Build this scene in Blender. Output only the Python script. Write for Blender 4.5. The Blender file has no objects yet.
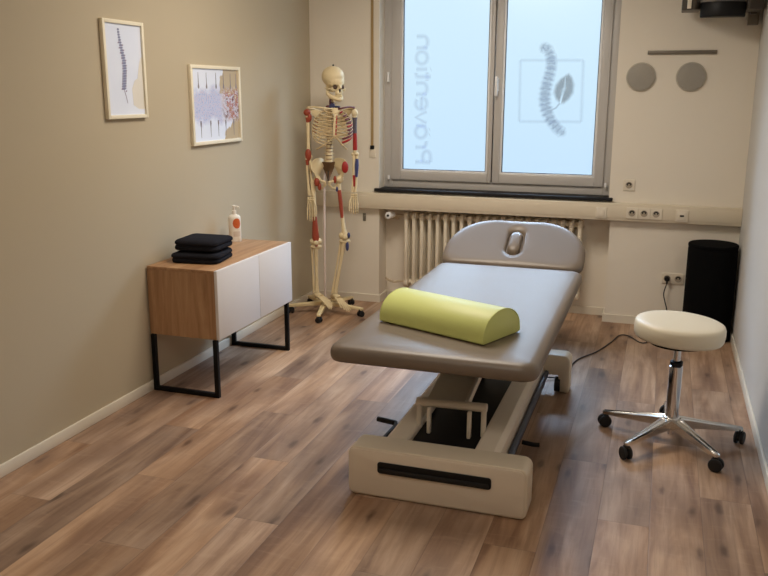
import bpy, math, random
from mathutils import Vector, Matrix
random.seed(7)
PI = math.pi
C = bpy.context.scene.collection
sc = bpy.context.scene

# ------------------------------------------------------------------ helpers
def R(d): return math.radians(d)

class MB:
    """collects vertices and faces, then links them as one mesh object"""
    def __init__(s): s.v = []; s.f = []; s.m = []; s.cm = 0
    def add(s, vs, fs):
        b = len(s.v); s.v += [tuple(v) for v in vs]
        for f in fs: s.f.append(tuple(b + i for i in f)); s.m.append(s.cm)
        return s
    def box(s, lo, hi):
        x0, y0, z0 = lo; x1, y1, z1 = hi
        return s.add([(x0,y0,z0),(x1,y0,z0),(x1,y1,z0),(x0,y1,z0),(x0,y0,z1),(x1,y0,z1),(x1,y1,z1),(x0,y1,z1)],
                     [(0,3,2,1),(4,5,6,7),(0,1,5,4),(1,2,6,5),(2,3,7,6),(3,0,4,7)])
    def loft(s, rings, cap0=True, cap1=True, closed=True):
        n = len(rings[0]); vs = [p for r in rings for p in r]; fs = []
        for k in range(len(rings) - 1):
            for i in range(n if closed else n - 1):
                j = (i + 1) % n
                fs.append((k*n+i, k*n+j, (k+1)*n+j, (k+1)*n+i))
        if cap0: fs.append(tuple(reversed(range(n))))
        if cap1: fs.append(tuple((len(rings)-1)*n + i for i in range(n)))
        return s.add(vs, fs)
    def tube(s, pts, rad, n=8, sx=1.0):
        pts = [Vector(p) for p in pts]
        if not hasattr(rad, '__len__'): rad = [rad] * len(pts)
        rings = []; up = None
        for i, p in enumerate(pts):
            d = (pts[min(i+1, len(pts)-1)] - pts[max(i-1, 0)]).normalized()
            if up is None:
                a = Vector((0,0,1)) if abs(d.z) < .9 else Vector((1,0,0))
                u = d.cross(a).normalized()
            else:
                u = (up - d * up.dot(d)).normalized()
            up = u; w = d.cross(u)
            rings.append([p + (u*math.cos(2*PI*k/n)*sx + w*math.sin(2*PI*k/n)) * rad[i] for k in range(n)])
        return s.loft(rings)
    def cyl(s, p0, p1, r0, r1=None, n=20):
        return s.tube([p0, p1], [r0, r0 if r1 is None else r1], n)
    def lathe(s, prof, c=(0,0,0), n=32):
        return s.loft([[(c[0]+r*math.cos(2*PI*k/n), c[1]+r*math.sin(2*PI*k/n), c[2]+z) for k in range(n)] for r, z in prof])
    def ell(s, c, r, n=16, m=10, rot=None):
        rings = []
        for j in range(1, m):
            t = PI*j/m
            ring = []
            for k in range(n):
                v = Vector((r[0]*math.sin(t)*math.cos(2*PI*k/n), r[1]*math.sin(t)*math.sin(2*PI*k/n), -r[2]*math.cos(t)))
                if rot: v = rot @ v
                ring.append(Vector(c) + v)
            rings.append(ring)
        top = Vector((0,0,r[2])); bot = Vector((0,0,-r[2]))
        if rot: top = rot @ top; bot = rot @ bot
        b = len(s.v)
        s.loft(rings, False, False)
        s.v.append(tuple(Vector(c)+bot)); s.v.append(tuple(Vector(c)+top))
        ib = len(s.v)-2; it = ib+1; L = b + (m-2)*n
        for k in range(n):
            s.f.append((ib, b+(k+1)%n, b+k)); s.m.append(s.cm)
            s.f.append((it, L+k, L+(k+1)%n)); s.m.append(s.cm)
        return s
    def prism(s, outline, o, u, v, w):
        """outline of (a, b) pairs in the plane o + a*u + b*v, pushed along w"""
        o, u, v, w = map(Vector, (o, u, v, w))
        r0 = [o + u*a + v*b for a, b in outline]
        return s.loft([r0, [p + w for p in r0]])
    def mesh(s, name):
        me = bpy.data.meshes.new(name); me.from_pydata(s.v, [], s.f); me.update()
        return me
    def build(s, name, mat, parent=None, smooth=True, bevel=0, seg=2, angle=35, loc=None, rot=None):
        me = s.mesh(name)
        mats = mat if isinstance(mat, (list, tuple)) else [mat]
        for m in mats: me.materials.append(m)
        if len(mats) > 1: me.polygons.foreach_set('material_index', s.m)
        o = bpy.data.objects.new(name, me); C.objects.link(o)
        import bmesh
        bm = bmesh.new(); bm.from_mesh(me); bmesh.ops.recalc_face_normals(bm, faces=bm.faces); bm.to_mesh(me); bm.free()
        if smooth:
            me.polygons.foreach_set('use_smooth', [True]*len(me.polygons)); me.set_sharp_from_angle(angle=R(angle))
        if bevel:
            b = o.modifiers.new('bevel', 'BEVEL'); b.width = bevel; b.segments = seg; b.limit_method = 'ANGLE'; b.angle_limit = R(40)
            b.harden_normals = False
            if smooth: me.set_sharp_from_angle(angle=R(180)); 
        if loc: o.location = loc
        if rot: o.rotation_euler = rot
        if parent: o.parent = parent
        return o

def tag(o, label=None, cat=None, group=None, kind=None):
    if label: o['label'] = label
    if cat: o['category'] = cat
    if group: o['group'] = group
    if kind: o['kind'] = kind
    return o
def thing(name, label, cat, loc=(0,0,0), rz=0, group=None):
    o = bpy.data.objects.new(name, None); C.objects.link(o); o.location = loc; o.rotation_euler = (0,0,rz)
    o.empty_display_size = .05
    return tag(o, label, cat, group)
def copy_tree(o, parent=None):
    kids = list(o.children)
    c = o.copy(); C.objects.link(c)
    if parent: c.parent = parent
    for k in kids: copy_tree(k, c)
    return c
def rrect(x0, x1, y0, y1, r, n=6):
    """rounded rectangle outline, r a number or four (lower left, lower right, upper right, upper left)"""
    rs = r if hasattr(r, '__len__') else (r,)*4
    pts = []
    for (cx, cy, a0, q) in ((x0+rs[0], y0+rs[0], 180, rs[0]), (x1-rs[1], y0+rs[1], 270, rs[1]), (x1-rs[2], y1-rs[2], 0, rs[2]), (x0+rs[3], y1-rs[3], 90, rs[3])):
        for k in range(n+1):
            a = R(a0 + 90*k/n); pts.append((cx+q*math.cos(a), cy+q*math.sin(a)))
    return pts
def remesh(mb, voxel, name='m', smooth=4):
    me = mb.mesh(name); o = bpy.data.objects.new(name, me); C.objects.link(o)
    m = o.modifiers.new('r', 'REMESH'); m.mode = 'VOXEL'; m.voxel_size = voxel
    s = o.modifiers.new('s', 'SMOOTH'); s.iterations = smooth; s.factor = .5
    dg = bpy.context.evaluated_depsgraph_get()
    out = bpy.data.meshes.new_from_object(o.evaluated_get(dg))
    bpy.data.objects.remove(o)
    return out
def obj_from(me, name, mat, parent=None):
    me.materials.clear(); me.materials.append(mat)
    me.polygons.foreach_set('use_smooth', [True]*len(me.polygons))
    o = bpy.data.objects.new(name, me); C.objects.link(o)
    if parent: o.parent = parent
    return o

# ------------------------------------------------------------------ materials
def srgb(r, g, b):
    f = lambda c: (c/255/12.92) if c/255 <= .04045 else ((c/255+.055)/1.055)**2.4
    return (f(r), f(g), f(b), 1)
class N:
    def __init__(s, name):
        s.m = bpy.data.materials.new(name); s.m.use_nodes = True; s.t = s.m.node_tree; s.n = s.t.nodes
        s.b = s.n['Principled BSDF']; s.out = s.n['Material Output']
    def new(s, t, **k):
        o = s.n.new(t)
        for a, b in k.items(): setattr(o, a, b)
        return o
    def link(s, a, b): s.t.links.new(a, b)
    def val(s, sock, v):
        if isinstance(v, bpy.types.NodeSocket): s.link(v, sock)
        else: sock.default_value = v
    def math(s, op, a, b=0.0, c=None, clamp=False):
        o = s.new('ShaderNodeMath', operation=op); o.use_clamp = clamp
        s.val(o.inputs[0], a); s.val(o.inputs[1], b)
        if c is not None: s.val(o.inputs[2], c)
        return o.outputs[0]
    def mix(s, f, a, b, t='MIX'):
        o = s.new('ShaderNodeMix', data_type='RGBA', blend_type=t); s.val(o.inputs[0], f); s.val(o.inputs[6], a); s.val(o.inputs[7], b)
        return o.outputs[2]
    def noise(s, vec, scale, detail=3, rough=.5, dist=0):
        o = s.new('ShaderNodeTexNoise'); o.inputs['Scale'].default_value = scale; o.inputs['Detail'].default_value = detail
        o.inputs['Roughness'].default_value = rough; o.inputs['Distortion'].default_value = dist
        if vec is not None: s.link(vec, o.inputs['Vector'])
        return o.outputs['Fac']
    def ramp(s, f, stops):
        o = s.new('ShaderNodeValToRGB'); e = o.color_ramp.elements
        while len(e) < len(stops): e.new(.5)
        for i, (p, c) in enumerate(stops): e[i].position = p; e[i].color = c if len(c) == 4 else (*c, 1)
        s.link(f, o.inputs[0]); return o.outputs[0]
    def rng(s, f, a, b, c=0.0, d=1.0):
        o = s.new('ShaderNodeMapRange'); s.val(o.inputs[0], f)
        for i, v in enumerate((a, b, c, d)): o.inputs[i+1].default_value = v
        return o.outputs[0]
    def bump(s, h, st=.2, dist=.002):
        o = s.new('ShaderNodeBump'); o.inputs['Strength'].default_value = st; o.inputs['Distance'].default_value = dist
        s.link(h, o.inputs['Height']); s.link(o.outputs[0], s.b.inputs['Normal'])
def simple(name, col, rough=.5, metal=0, var=.06, scale=12, bump=0, bscale=300, spec=.5, coat=0):
    n = N(name); tc = n.new('ShaderNodeTexCoord').outputs['Object']
    d = tuple(c*(1-var) for c in col[:3]) + (1,); l = tuple(min(1, c*(1+var)) for c in col[:3]) + (1,)
    n.link(n.mix(n.noise(tc, scale), d, l), n.b.inputs['Base Color'])
    n.b.inputs['Roughness'].default_value = rough; n.b.inputs['Metallic'].default_value = metal
    n.b.inputs['Specular IOR Level'].default_value = spec
    if coat: n.b.inputs['Coat Weight'].default_value = coat
    if bump: n.bump(n.noise(tc, bscale, 2), bump, .001)
    return n.m

wall_white = simple('white_wall_paint', srgb(232,224,210), .85, var=.015, scale=2, bump=.15, bscale=180, spec=.3)
wall_taupe = simple('taupe_wall_paint', srgb(187,175,152), .8, var=.015, scale=2, bump=.15, bscale=180, spec=.3)
wall_cool = simple('right_wall_paint', srgb(204,201,196), .8, var=.015, scale=2, bump=.15, bscale=180, spec=.3)
skirt_white = simple('skirting_white', srgb(226,218,202), .45, var=.02)
duct_white = simple('duct_cream_plastic', srgb(222,210,188), .5, var=.02)
frame_pvc = simple('window_frame_plastic', srgb(192,188,184), .4, var=.02)
bead_white = simple('glazing_bead_white', srgb(236,236,236), .35, var=.01)
gasket = simple('dark_rubber_gasket', srgb(55,60,75), .6)
sill_stone = simple('black_polished_stone', srgb(34,33,36), .5, var=.3, scale=90, spec=.2)
rad_mat = simple('radiator_enamel', srgb(234,224,204), .4, var=.02)
pipe_mat = simple('pipe_enamel', srgb(205,190,165), .4)
black_pl = simple('black_plastic', srgb(15,15,17), .5, var=.1, spec=.3)
black_rub = simple('black_rubber', srgb(16,16,17), .6, var=.1)
black_met = simple('black_powder_coat', srgb(9,9,10), .6, var=.1, spec=.25)
black_fab = simple('black_textile', srgb(9,9,10), .95, var=.1, bump=.3, bscale=500, spec=.1)
cream_met = simple('cream_painted_steel', srgb(226,214,196), .38, var=.015)
cream_dim = simple('cream_moulded_plastic', srgb(222,210,190), .42, var=.015)
grey_rod = simple('blue_grey_steel', srgb(70,80,100), .35, metal=.5)
chrome = simple('chrome', srgb(225,225,228), .12, metal=1, var=.02)
alu = simple('polished_aluminium', srgb(214,212,208), .2, metal=1, var=.03)
brushed = simple('brushed_grey_metal', srgb(158,153,144), .5, metal=.3, var=.14, scale=140, bump=.4, bscale=260)
disc_rim = simple('highlight_pale_rim', srgb(196,190,178), .35, metal=.4)  # paler than the face: the rim's highlight is put into its colour
bar_met = simple('dull_bronze_grey_metal', srgb(118,110,98), .45, metal=.3, var=.03)
stool_leather = simple('cream_leatherette', srgb(226,218,198), .42, var=.015, bump=.12, bscale=420)
door_white = simple('white_lacquered_front', srgb(226,222,222), .4, var=.01)
edge_white = simple('white_edge_band', srgb(232,226,214), .4, var=.01)
towel_mat = simple('charcoal_terry_towel', srgb(34,34,40), .98, var=.25, scale=160, bump=1.0, bscale=620, spec=.1)
bottle_mat = simple('white_bottle_plastic', srgb(236,230,220), .35, var=.01)
label_orange = simple('orange_round_label', srgb(205,98,48), .5, var=.15, scale=90)
label_grey = simple('pale_label_print', srgb(214,200,186), .5, var=.05, scale=400)
frame_wood = simple('pale_wood_frame', srgb(234,226,204), .5, var=.04, scale=25)
socket_mat = simple('socket_white_plastic', srgb(228,218,200), .4, var=.01)
socket_in = simple('socket_well_plastic', srgb(168,156,138), .45, var=.02)
dark_hole = simple('dark_contact_hole', srgb(35,32,30), .6)
strap_mat = simple('ochre_webbing', srgb(168,142,98), .85, var=.12, scale=200, bump=.3)
bone = simple('ivory_bone_plastic', srgb(224,206,166), .5, var=.07, scale=40)
bone_d = simple('cartilage_tan', srgb(196,172,130), .55, var=.1, scale=60)
eye_shade = simple('eye_shade_brown', srgb(84,64,50), .7)
disc_m = simple('disc_brown', srgb(120,92,66), .6, var=.1, scale=60)
m_red = simple('red_muscle_paint', srgb(160,34,30), .5, var=.12, scale=70)
m_rust = simple('rust_muscle_paint', srgb(152,62,38), .5, var=.12, scale=70)
m_purple = simple('maroon_muscle_paint', srgb(104,50,56), .5, var=.15, scale=70)
m_blue = simple('blue_muscle_paint', srgb(58,66,112), .5, var=.15, scale=70)
stand_mat = simple('cream_stand_metal', srgb(226,208,164), .4, var=.03)
pole_mat = simple('pinkish_white_pole', srgb(216,200,192), .35, var=.02)
cable_mat = simple('dark_cable_sheath', srgb(48,42,42), .5)
bolster_mat = simple('lime_green_leatherette', srgb(208,216,132), .45, var=.015, bump=.12, bscale=420)
silver_pl = simple('silver_plastic', srgb(150,146,138), .35, metal=.4)
brown_pl = simple('brown_grey_plastic', srgb(70,62,54), .4, var=.06)
ceil_m = simple('ceiling_white', srgb(240,236,228), .9, var=.01)

# leatherette of the couch
n = N('taupe_leatherette'); tc = n.new('ShaderNodeTexCoord').outputs['Object']
n.link(n.mix(n.noise(tc, 6), srgb(112,99,86), srgb(118,105,92)), n.b.inputs['Base Color'])
n.b.inputs['Roughness'].default_value = .42; n.b.inputs['Specular IOR Level'].default_value = .65
n.bump(n.noise(tc, 420, 3), .12, .001); couch_mat = n.m

# oak-look laminate, planks run away from the door towards the window
PW, PL = .19, 1.33
def floor_mat():
    n = N('oak_laminate'); g = n.new('ShaderNodeNewGeometry').outputs['Position']
    sp = n.new('ShaderNodeSeparateXYZ'); n.link(g, sp.inputs[0]); X, Y = sp.outputs[0], sp.outputs[1]
    rx = n.math('DIVIDE', n.math('ADD', X, 1.845), PW)
    row = n.math('FLOOR', rx)
    off = n.math('MULTIPLY', row, .3819)
    ry = n.math('ADD', n.math('DIVIDE', n.math('SUBTRACT', Y, 2.262), PL), off)
    idx = n.math('FLOOR', ry)
    def hsh(s):
        a = n.math('ADD', n.math('ADD', n.math('MULTIPLY', row, 12.9898), n.math('MULTIPLY', idx, 78.233)), s)
        return n.math('FRACT', n.math('ADD', n.math('MULTIPLY', n.math('SINE', a), 437.585), 1000))
    h1, h2 = hsh(HS), hsh(HS + 31.7)
    # plank-local coordinates, shifted at random for every plank
    cx = n.math('ADD', X, n.math('MULTIPLY', h1, 37.0)); cy = n.math('ADD', Y, n.math('MULTIPLY', h2, 53.0))
    def vec(ax, ay):
        c = n.new('ShaderNodeCombineXYZ'); n.link(n.math('MULTIPLY', cx, ax), c.inputs[0]); n.link(n.math('MULTIPLY', cy, ay), c.inputs[1]); return c.outputs[0]
    grain = n.noise(vec(34, 1.7), 1, 5, .62, .6)
    fine = n.noise(vec(260, 9), 1, 3, .6)
    band = n.noise(vec(7, 1.0), 1, 3, .55, 1.2)
    big = n.noise(vec(4.2, 1.4), 1, 2, .5, .3)
    ripple = n.noise(vec(9, 34), 1, 2, .5, .6)
    vo = n.new('ShaderNodeTexVoronoi'); vo.voronoi_dimensions = '2D'; vo.inputs['Scale'].default_value = 1; n.link(vec(6.5, 2.0), vo.inputs['Vector'])
    vsp = n.new('ShaderNodeSeparateColor'); n.link(vo.outputs['Color'], vsp.inputs[0]); some = n.rng(vsp.outputs[0], .45, .5)
    wob = n.math('ADD', vo.outputs['Distance'], n.math('MULTIPLY', n.math('SUBTRACT', n.noise(vec(22, 9), 1, 2), .5), .22))
    knot = n.math('MULTIPLY', n.rng(wob, .02, .12, 1, 0), some)
    halo = n.math('MULTIPLY', n.rng(wob, .04, .48, 1, 0), some)
    col = n.ramp(band, [(.3, srgb(138,104,80)), (.46, srgb(172,137,108)), (.58, srgb(190,156,127)), (.72, srgb(200,168,140))])
    col = n.mix(n.rng(big, .46, .66, 0, .68), col, srgb(124,94,76))
    col = n.mix(n.rng(grain, .48, .72, 0, .42), col, srgb(112,80,60))
    col = n.mix(n.rng(fine, .5, .8, 0, .2), col, srgb(96,72,58))
    col = n.mix(n.rng(ripple, .56, .74, 0, .16), col, srgb(206,176,148))
    col = n.mix(n.math('MULTIPLY', halo, .5), col, srgb(112,86,70))
    col = n.mix(n.math('MULTIPLY', knot, .7), col, srgb(82,56,42))
    tone = n.rng(h1, 0, 1, .76, 1.08)
    hs = n.new('ShaderNodeHueSaturation'); n.link(col, hs.inputs['Color']); n.link(tone, hs.inputs['Value']); n.link(n.rng(h2, 0, 1, .85, 1.05), hs.inputs['Saturation'])
    fx = n.math('FRACT', rx); fy = n.math('FRACT', ry)
    ex = n.math('MINIMUM', fx, n.math('SUBTRACT', 1, fx)); ey = n.math('MINIMUM', fy, n.math('SUBTRACT', 1, fy))
    gx = n.rng(ex, .004, .011, 1, 0); gy = n.rng(ey, .0006, .0016, 1, 0)
    gap = n.math('MAXIMUM', gx, gy)
    n.link(n.mix(n.math('MULTIPLY', gap, .35), hs.outputs[0], srgb(60,42,34)), n.b.inputs['Base Color'])
    n.link(n.rng(grain, .3, .7, .36, .5), n.b.inputs['Roughness'])
    n.b.inputs['Specular IOR Level'].default_value = .45
    h = n.math('SUBTRACT', n.math('MULTIPLY', fine, .3), n.math('MULTIPLY', gap, 1.0)); n.bump(h, .35, .0012)
    return n.m
def fr(x): return x - math.floor(x)
def h_of(s, r, i): return fr(math.sin(r*12.9898 + i*78.233 + s)*437.585 + 1000)
best = None
for k in range(4000):      # a shuffle of plank tones with the dark plank where it lies
    s_ = k*.137
    e = (h_of(s_,0,0)-.08)**2 + (h_of(s_,-1,0)-.75)**2*.5 + (h_of(s_,1,0)-.7)**2*.5 + (h_of(s_,8,3)-.4)**2*.2
    if best is None or e < best[0]: best = (e, s_)
HS = best[1]
floor_m = floor_mat()

def wood_mat(name, ax):
    n = N(name); tc = n.new('ShaderNodeTexCoord').outputs['Object']
    mp = n.new('ShaderNodeMapping'); n.link(tc, mp.inputs[0]); mp.inputs['Scale'].default_value = ax
    g = n.noise(mp.outputs[0], 1, 5, .6, .5)
    mp2 = n.new('ShaderNodeMapping'); n.link(tc, mp2.inputs[0]); mp2.inputs['Scale'].default_value = tuple(a*5 for a in ax)
    f = n.noise(mp2.outputs[0], 1, 3, .6)
    col = n.ramp(g, [(.3, srgb(150,112,80)), (.5, srgb(174,134,98)), (.7, srgb(190,154,118))])
    col = n.mix(n.rng(f, .5, .8, 0, .3), col, srgb(140,98,62))
    n.link(col, n.b.inputs['Base Color']); n.b.inputs['Roughness'].default_value = .42
    n.bump(f, .1, .001); return n.m
oak_v = wood_mat('oak_veneer_upright_grain', (28, 28, 2.2))
oak_h = wood_mat('oak_veneer_lengthwise_grain', (28, 2.2, 28))

# frosted film on glass: mostly a glowing diffuser lit by the daylight, partly clear
n = N('frosted_window_film'); n.n.remove(n.b)
em = n.new('ShaderNodeEmission'); em.inputs[0].default_value = (.64,.85,1,1); em.inputs[1].default_value = 1.0
tr = n.new('ShaderNodeBsdfTransparent'); tr.inputs[0].default_value = (.95,.98,1,1)
gl = n.new('ShaderNodeBsdfGlossy'); gl.inputs['Roughness'].default_value = .25; gl.inputs[0].default_value = (.9,.9,.9,1)
mx = n.new('ShaderNodeMixShader'); mx.inputs[0].default_value = .4
n.link(em.outputs[0], mx.inputs[1]); n.link(tr.outputs[0], mx.inputs[2])
mx2 = n.new('ShaderNodeMixShader'); mx2.inputs[0].default_value = .03
n.link(mx.outputs[0], mx2.inputs[1]); n.link(gl.outputs[0], mx2.inputs[2])
n.link(mx2.outputs[0], n.out.inputs[0]); glass_m = n.m

def decal(name, col, amt):
    n = N(name); at = n.new('ShaderNodeAttribute'); at.attribute_name = 'cover'
    n.b.inputs['Base Color'].default_value = col; n.b.inputs['Roughness'].default_value = .9; n.b.inputs['Specular IOR Level'].default_value = 0
    tr = n.new('ShaderNodeBsdfTransparent'); mx = n.new('ShaderNodeMixShader')
    n.link(n.math('MULTIPLY', at.outputs['Fac'], amt), mx.inputs[0]); n.link(tr.outputs[0], mx.inputs[1]); n.link(n.b.outputs[0], mx.inputs[2])
    n.link(mx.outputs[0], n.out.inputs[0]); return n.m
film_grey = decal('grey_film_print', srgb(120,135,165), .42)
film_leaf = decal('leaf_film_print', srgb(120,128,136), .62)
film_line = decal('pale_line_film_print', srgb(150,175,215), .22)
film_text = decal('blue_letter_film_print', srgb(140,160,215), .27)

# ------------------------------------------------------------------ room
XL, XR, YB, YF, ZC = -2.565, .519, 5.928, -1.6, 2.62
def struct(o, label=None): o['kind'] = 'structure'; return o
NX0, NX1, NZ, ND = -2.016, -.318, .745, .17        # radiator niche
WX0, WX1, WZ0, WZ1 = -2.03, -.338, .885, 2.36      # window opening
struct(MB().box((XL-.2, YF-.2, -.2), (XR+.2, YB+.5, 0)).build('floor', floor_m, smooth=False))
struct(MB().box((XL-.2, YF-.2, ZC), (XR+.2, YB+.5, ZC+.2)).build('ceiling', ceil_m, smooth=False))
struct(MB().box((XL-.2, YF-.2, 0), (XL, YB+.5, ZC)).build('wall_left', wall_taupe, smooth=False))
struct(MB().box((XR, YF-.2, 0), (XR+.2, YB+.5, ZC)).build('wall_right', wall_cool, smooth=False))
struct(MB().box((XL, YF-.2, 0), (XR, YF, ZC)).build('wall_front', wall_white, smooth=False))
w = MB(); D = .34
w.box((XL, YB, 0), (NX0, YB+D, ZC)); w.box((NX1, YB, 0), (XR, YB+D, ZC))
w.box((NX0, YB+ND, 0), (NX1, YB+D, NZ)); w.box((NX0, YB, NZ), (NX1, YB+D, WZ0-.02))
w.box((NX0, YB, WZ1), (NX1, YB+D, ZC)); w.box((WX1, YB, WZ0-.02), (NX1, YB+D, WZ1))
struct(w.build('wall_back', wall_white, smooth=False))
BH, BT = .056, .012
struct(MB().box((XL, YF, 0), (XL+BT, YB, BH)).build('baseboard_left', skirt_white, bevel=.003))
struct(MB().box((XR-BT, YF, 0), (XR, YB, BH)).build('baseboard_right', skirt_white, bevel=.003))
b = MB().box((XL+BT, YB-BT, 0), (NX0+BT, YB, BH)).box((NX0, YB, 0), (NX0+BT, YB+ND, BH)).box((NX0+BT, YB+ND-BT, 0), (NX1-BT, YB+ND, BH))
b.box((NX1-BT, YB, 0), (NX1, YB+ND, BH)).box((NX1-BT, YB-BT, 0), (XR-BT, YB, BH))
struct(b.build('baseboard_back', skirt_white, smooth=False))

# window: two frosted casements
FY = YB + .10
wn = bpy.data.objects.new('window_1', None); C.objects.link(wn); wn.location = (0, 0, 0); struct(wn)
def ring(mb, x0, x1, z0, z1, l, r, bt, tp, y0, y1):
    mb.box((x0, y0, z0), (x0+l, y1, z1)); mb.box((x1-r, y0, z0), (x1, y1, z1))
    mb.box((x0+l, y0, z0), (x1-r, y1, z0+bt)); mb.box((x0+l, y0, z1-tp), (x1-r, y1, z1))
f = MB(); ring(f, WX0, WX1, WZ0, WZ1, .08, .055, .06, .05, FY+.02, FY+.09)
f.box((-1.215, FY+.0605, WZ0+.06), (-1.155, FY+.089, WZ1-.05))
f.build('window_frame', frame_pvc, wn, bevel=.002)
panes = [(-1.955, -1.189, -1.868, -1.232), (-1.181, -.392, -1.114, -.467)]
for i, (sx0, sx1, px0, px1) in enumerate(panes):
    s = MB(); ring(s, sx0, sx1, .944, 2.34, px0-.014-sx0, sx1-px1-.014, .066, .06, FY, FY+.06)
    sash = s.build('sash', frame_pvc, wn, bevel=.004)
    q = MB(); ring(q, px0-.014, px1+.014, 1.008, 2.28, .014, .014, .014, .014, FY+.006, FY+.03)
    q.build('glazing_bead', bead_white, sash, bevel=.002)
    q = MB(); ring(q, px0-.001, px1+.001, 1.021, 2.267, .006, .006, .006, .006, FY+.012, FY+.03)
    q.build('gasket', gasket, sash, smooth=False)
    MB().box((px0, FY+.022, 1.022), (px1, FY+.028, 2.266)).build('pane', glass_m, sash, smooth=False)
h = MB().box((-1.178, FY-.012, 1.60), (-1.148, FY, 1.69)); h.box((-1.174, FY-.045, 1.565), (-1.153, FY-.025, 1.70)); h.cyl((-1.163, FY-.03, 1.675), (-1.163, FY, 1.675), .011)
h.build('window_handle', bead_white, wn, bevel=.004)
for (hx, hz) in ((-1.978, 1.665), (-1.972, .945), (-.372, .945)):
    MB().cyl((hx, FY-.006, hz), (hx, FY-.006, hz+(.07 if hz > 1 else .03)), .009, n=12).build('hinge', bead_white, wn)
MB().box((-2.048, YB-.03, .862), (-.312, YB+.20, .885)).build('window_sill', sill_stone, wn, bevel=.004)

# film prints on the two panes (soft-edged marks on the glass)
def soft(pts_rings, name, mat, parent, y, kind='structure'):
    """pts_rings: list of shapes; each shape = (centre-line or ring lists with cover)"""
    V, F, A = [], [], []
    for shp in pts_rings:
        b0 = len(V); rows, cov = shp; n_ = len(rows[0])
        for r_, c_ in zip(rows, cov):
            for p in r_: V.append((p[0], y, p[1])); A.append(c_)
        for k in range(len(rows)-1):
            for i in range(n_-1): F.append((b0+k*n_+i, b0+k*n_+i+1, b0+(k+1)*n_+i+1, b0+(k+1)*n_+i))
    me = bpy.data.meshes.new(name); me.from_pydata(V, [], F); me.update(); me.materials.append(mat)
    at = me.attributes.new('cover', 'FLOAT', 'POINT'); at.data.foreach_set('value', A)
    o = bpy.data.objects.new(name, me); C.objects.link(o); o.parent = parent; return o
def blob(outline, grow=.012, shrink=.012):
    cx = sum(p[0] for p in outline)/len(outline); cz = sum(p[1] for p in outline)/len(outline)
    o = outline + outline[:1]
    def sc_(d):
        r = []
        for x, z in o:
            v = Vector((x-cx, z-cz)); l = v.length; v = v*(max(l+d, .0005)/l); r.append((cx+v.x, cz+v.y))
        return r
    return ([[(cx, cz)]*len(o), sc_(-shrink), sc_(-shrink*.4), sc_(0), sc_(grow*.6), sc_(grow)], [1, 1, .85, .5, .12, 0])
def stroke(pts, w_, soft_=.008):
    P = [Vector(p) for p in pts]; nr = []
    for i in range(len(P)):
        d = (P[min(i+1, len(P)-1)]-P[max(i-1, 0)]).normalized(); nr.append(Vector((-d.y, d.x)))
    rows = []
    for k in (-(w_/2+soft_), -w_/2, 0, w_/2, w_/2+soft_):
        rows.append([tuple(p+n_*k) for p, n_ in zip(P, nr)])
    return (rows, [0, .8, 1, .8, 0])
DY = FY + .017
right_pane = [o for o in bpy.data.objects if o.name.startswith('pane')]
sashes = sorted([o for o in bpy.data.objects if o.name.startswith('sash')], key=lambda o: o.name)
sp = [(-.855,1.9),(-.818,1.879),(-.795,1.83),(-.789,1.774),(-.797,1.725),(-.809,1.676),(-.821,1.626),(-.825,1.569),(-.826,1.527),(-.814,1.484),(-.797,1.434),(-.765,1.384),(-.727,1.341),(-.689,1.313)]
def along(pts, n_):
    seg = [math.dist(pts[i], pts[i+1]) for i in range(len(pts)-1)]; T = sum(seg); out = []
    for k in range(n_):
        t = T*k/(n_-1); i = 0
        while i < len(seg)-1 and t > seg[i]: t -= seg[i]; i += 1
        u = min(1, t/seg[i]); p = [pts[i][j]*(1-u)+pts[i+1][j]*u for j in (0, 1)]
        d = [pts[i+1][j]-pts[i][j] for j in (0, 1)]; l = math.hypot(*d); out.append((p, (d[0]/l, d[1]/l)))
    return out
shapes = []
NV = 20
for k, (p, d) in enumerate(along(sp, NV)):
    w_ = .022 + .024*math.sin(min(1, k/12)*PI/2) if k < 14 else .046 - .004*(k-13)
    if k < 2: w_ = .026
    n2 = (-d[1], d[0]); w_ *= .86; h_ = .014
    ol = [(p[0]+n2[0]*w_*math.cos(a)*1.0+d[0]*h_*math.sin(a), p[1]+n2[1]*w_*math.cos(a)+d[1]*h_*math.sin(a)) for a in [2*PI*j/16 for j in range(16)]]
    shapes.append(blob(ol, .020, .010))
shapes.append(stroke(sp, .046, .024))
soft(shapes, 'spine_print', film_grey, sashes[1], DY)
lf = [(-.716,1.515),(-.748,1.55),(-.762,1.595),(-.752,1.64),(-.722,1.682),(-.672,1.716),(-.645,1.69),(-.63,1.64),(-.634,1.59),(-.658,1.548),(-.69,1.52)]
lfa = [(-.722,1.525),(-.748,1.55),(-.762,1.595),(-.752,1.64),(-.722,1.682),(-.690,1.703),(-.693,1.64),(-.703,1.61),(-.712,1.57)]
lfb = [(-.710,1.520),(-.700,1.57),(-.690,1.61),(-.686,1.65),(-.688,1.704),(-.668,1.716),(-.645,1.69),(-.63,1.64),(-.634,1.59),(-.658,1.548),(-.69,1.52)]
soft([blob(lfa, .018, .02)], 'leaf_print', film_leaf, sashes[1], DY+.001)
soft([blob(lfb, .018, .02)], 'leaf_print', film_leaf, sashes[1], DY+.0015)
soft([stroke([(-.719,1.518),(-.745,1.485),(-.79,1.462)], .006, .006)], 'leaf_stem', film_grey, sashes[1], DY-.001)
sq = [(-1.008,1.811),(-.574,1.807),(-.566,1.392),(-1.0,1.388)]
soft([stroke([sq[i], sq[(i+1)%4]], .006, .014) for i in range(4)], 'square_print', film_line, sashes[1], DY+.002)
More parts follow.
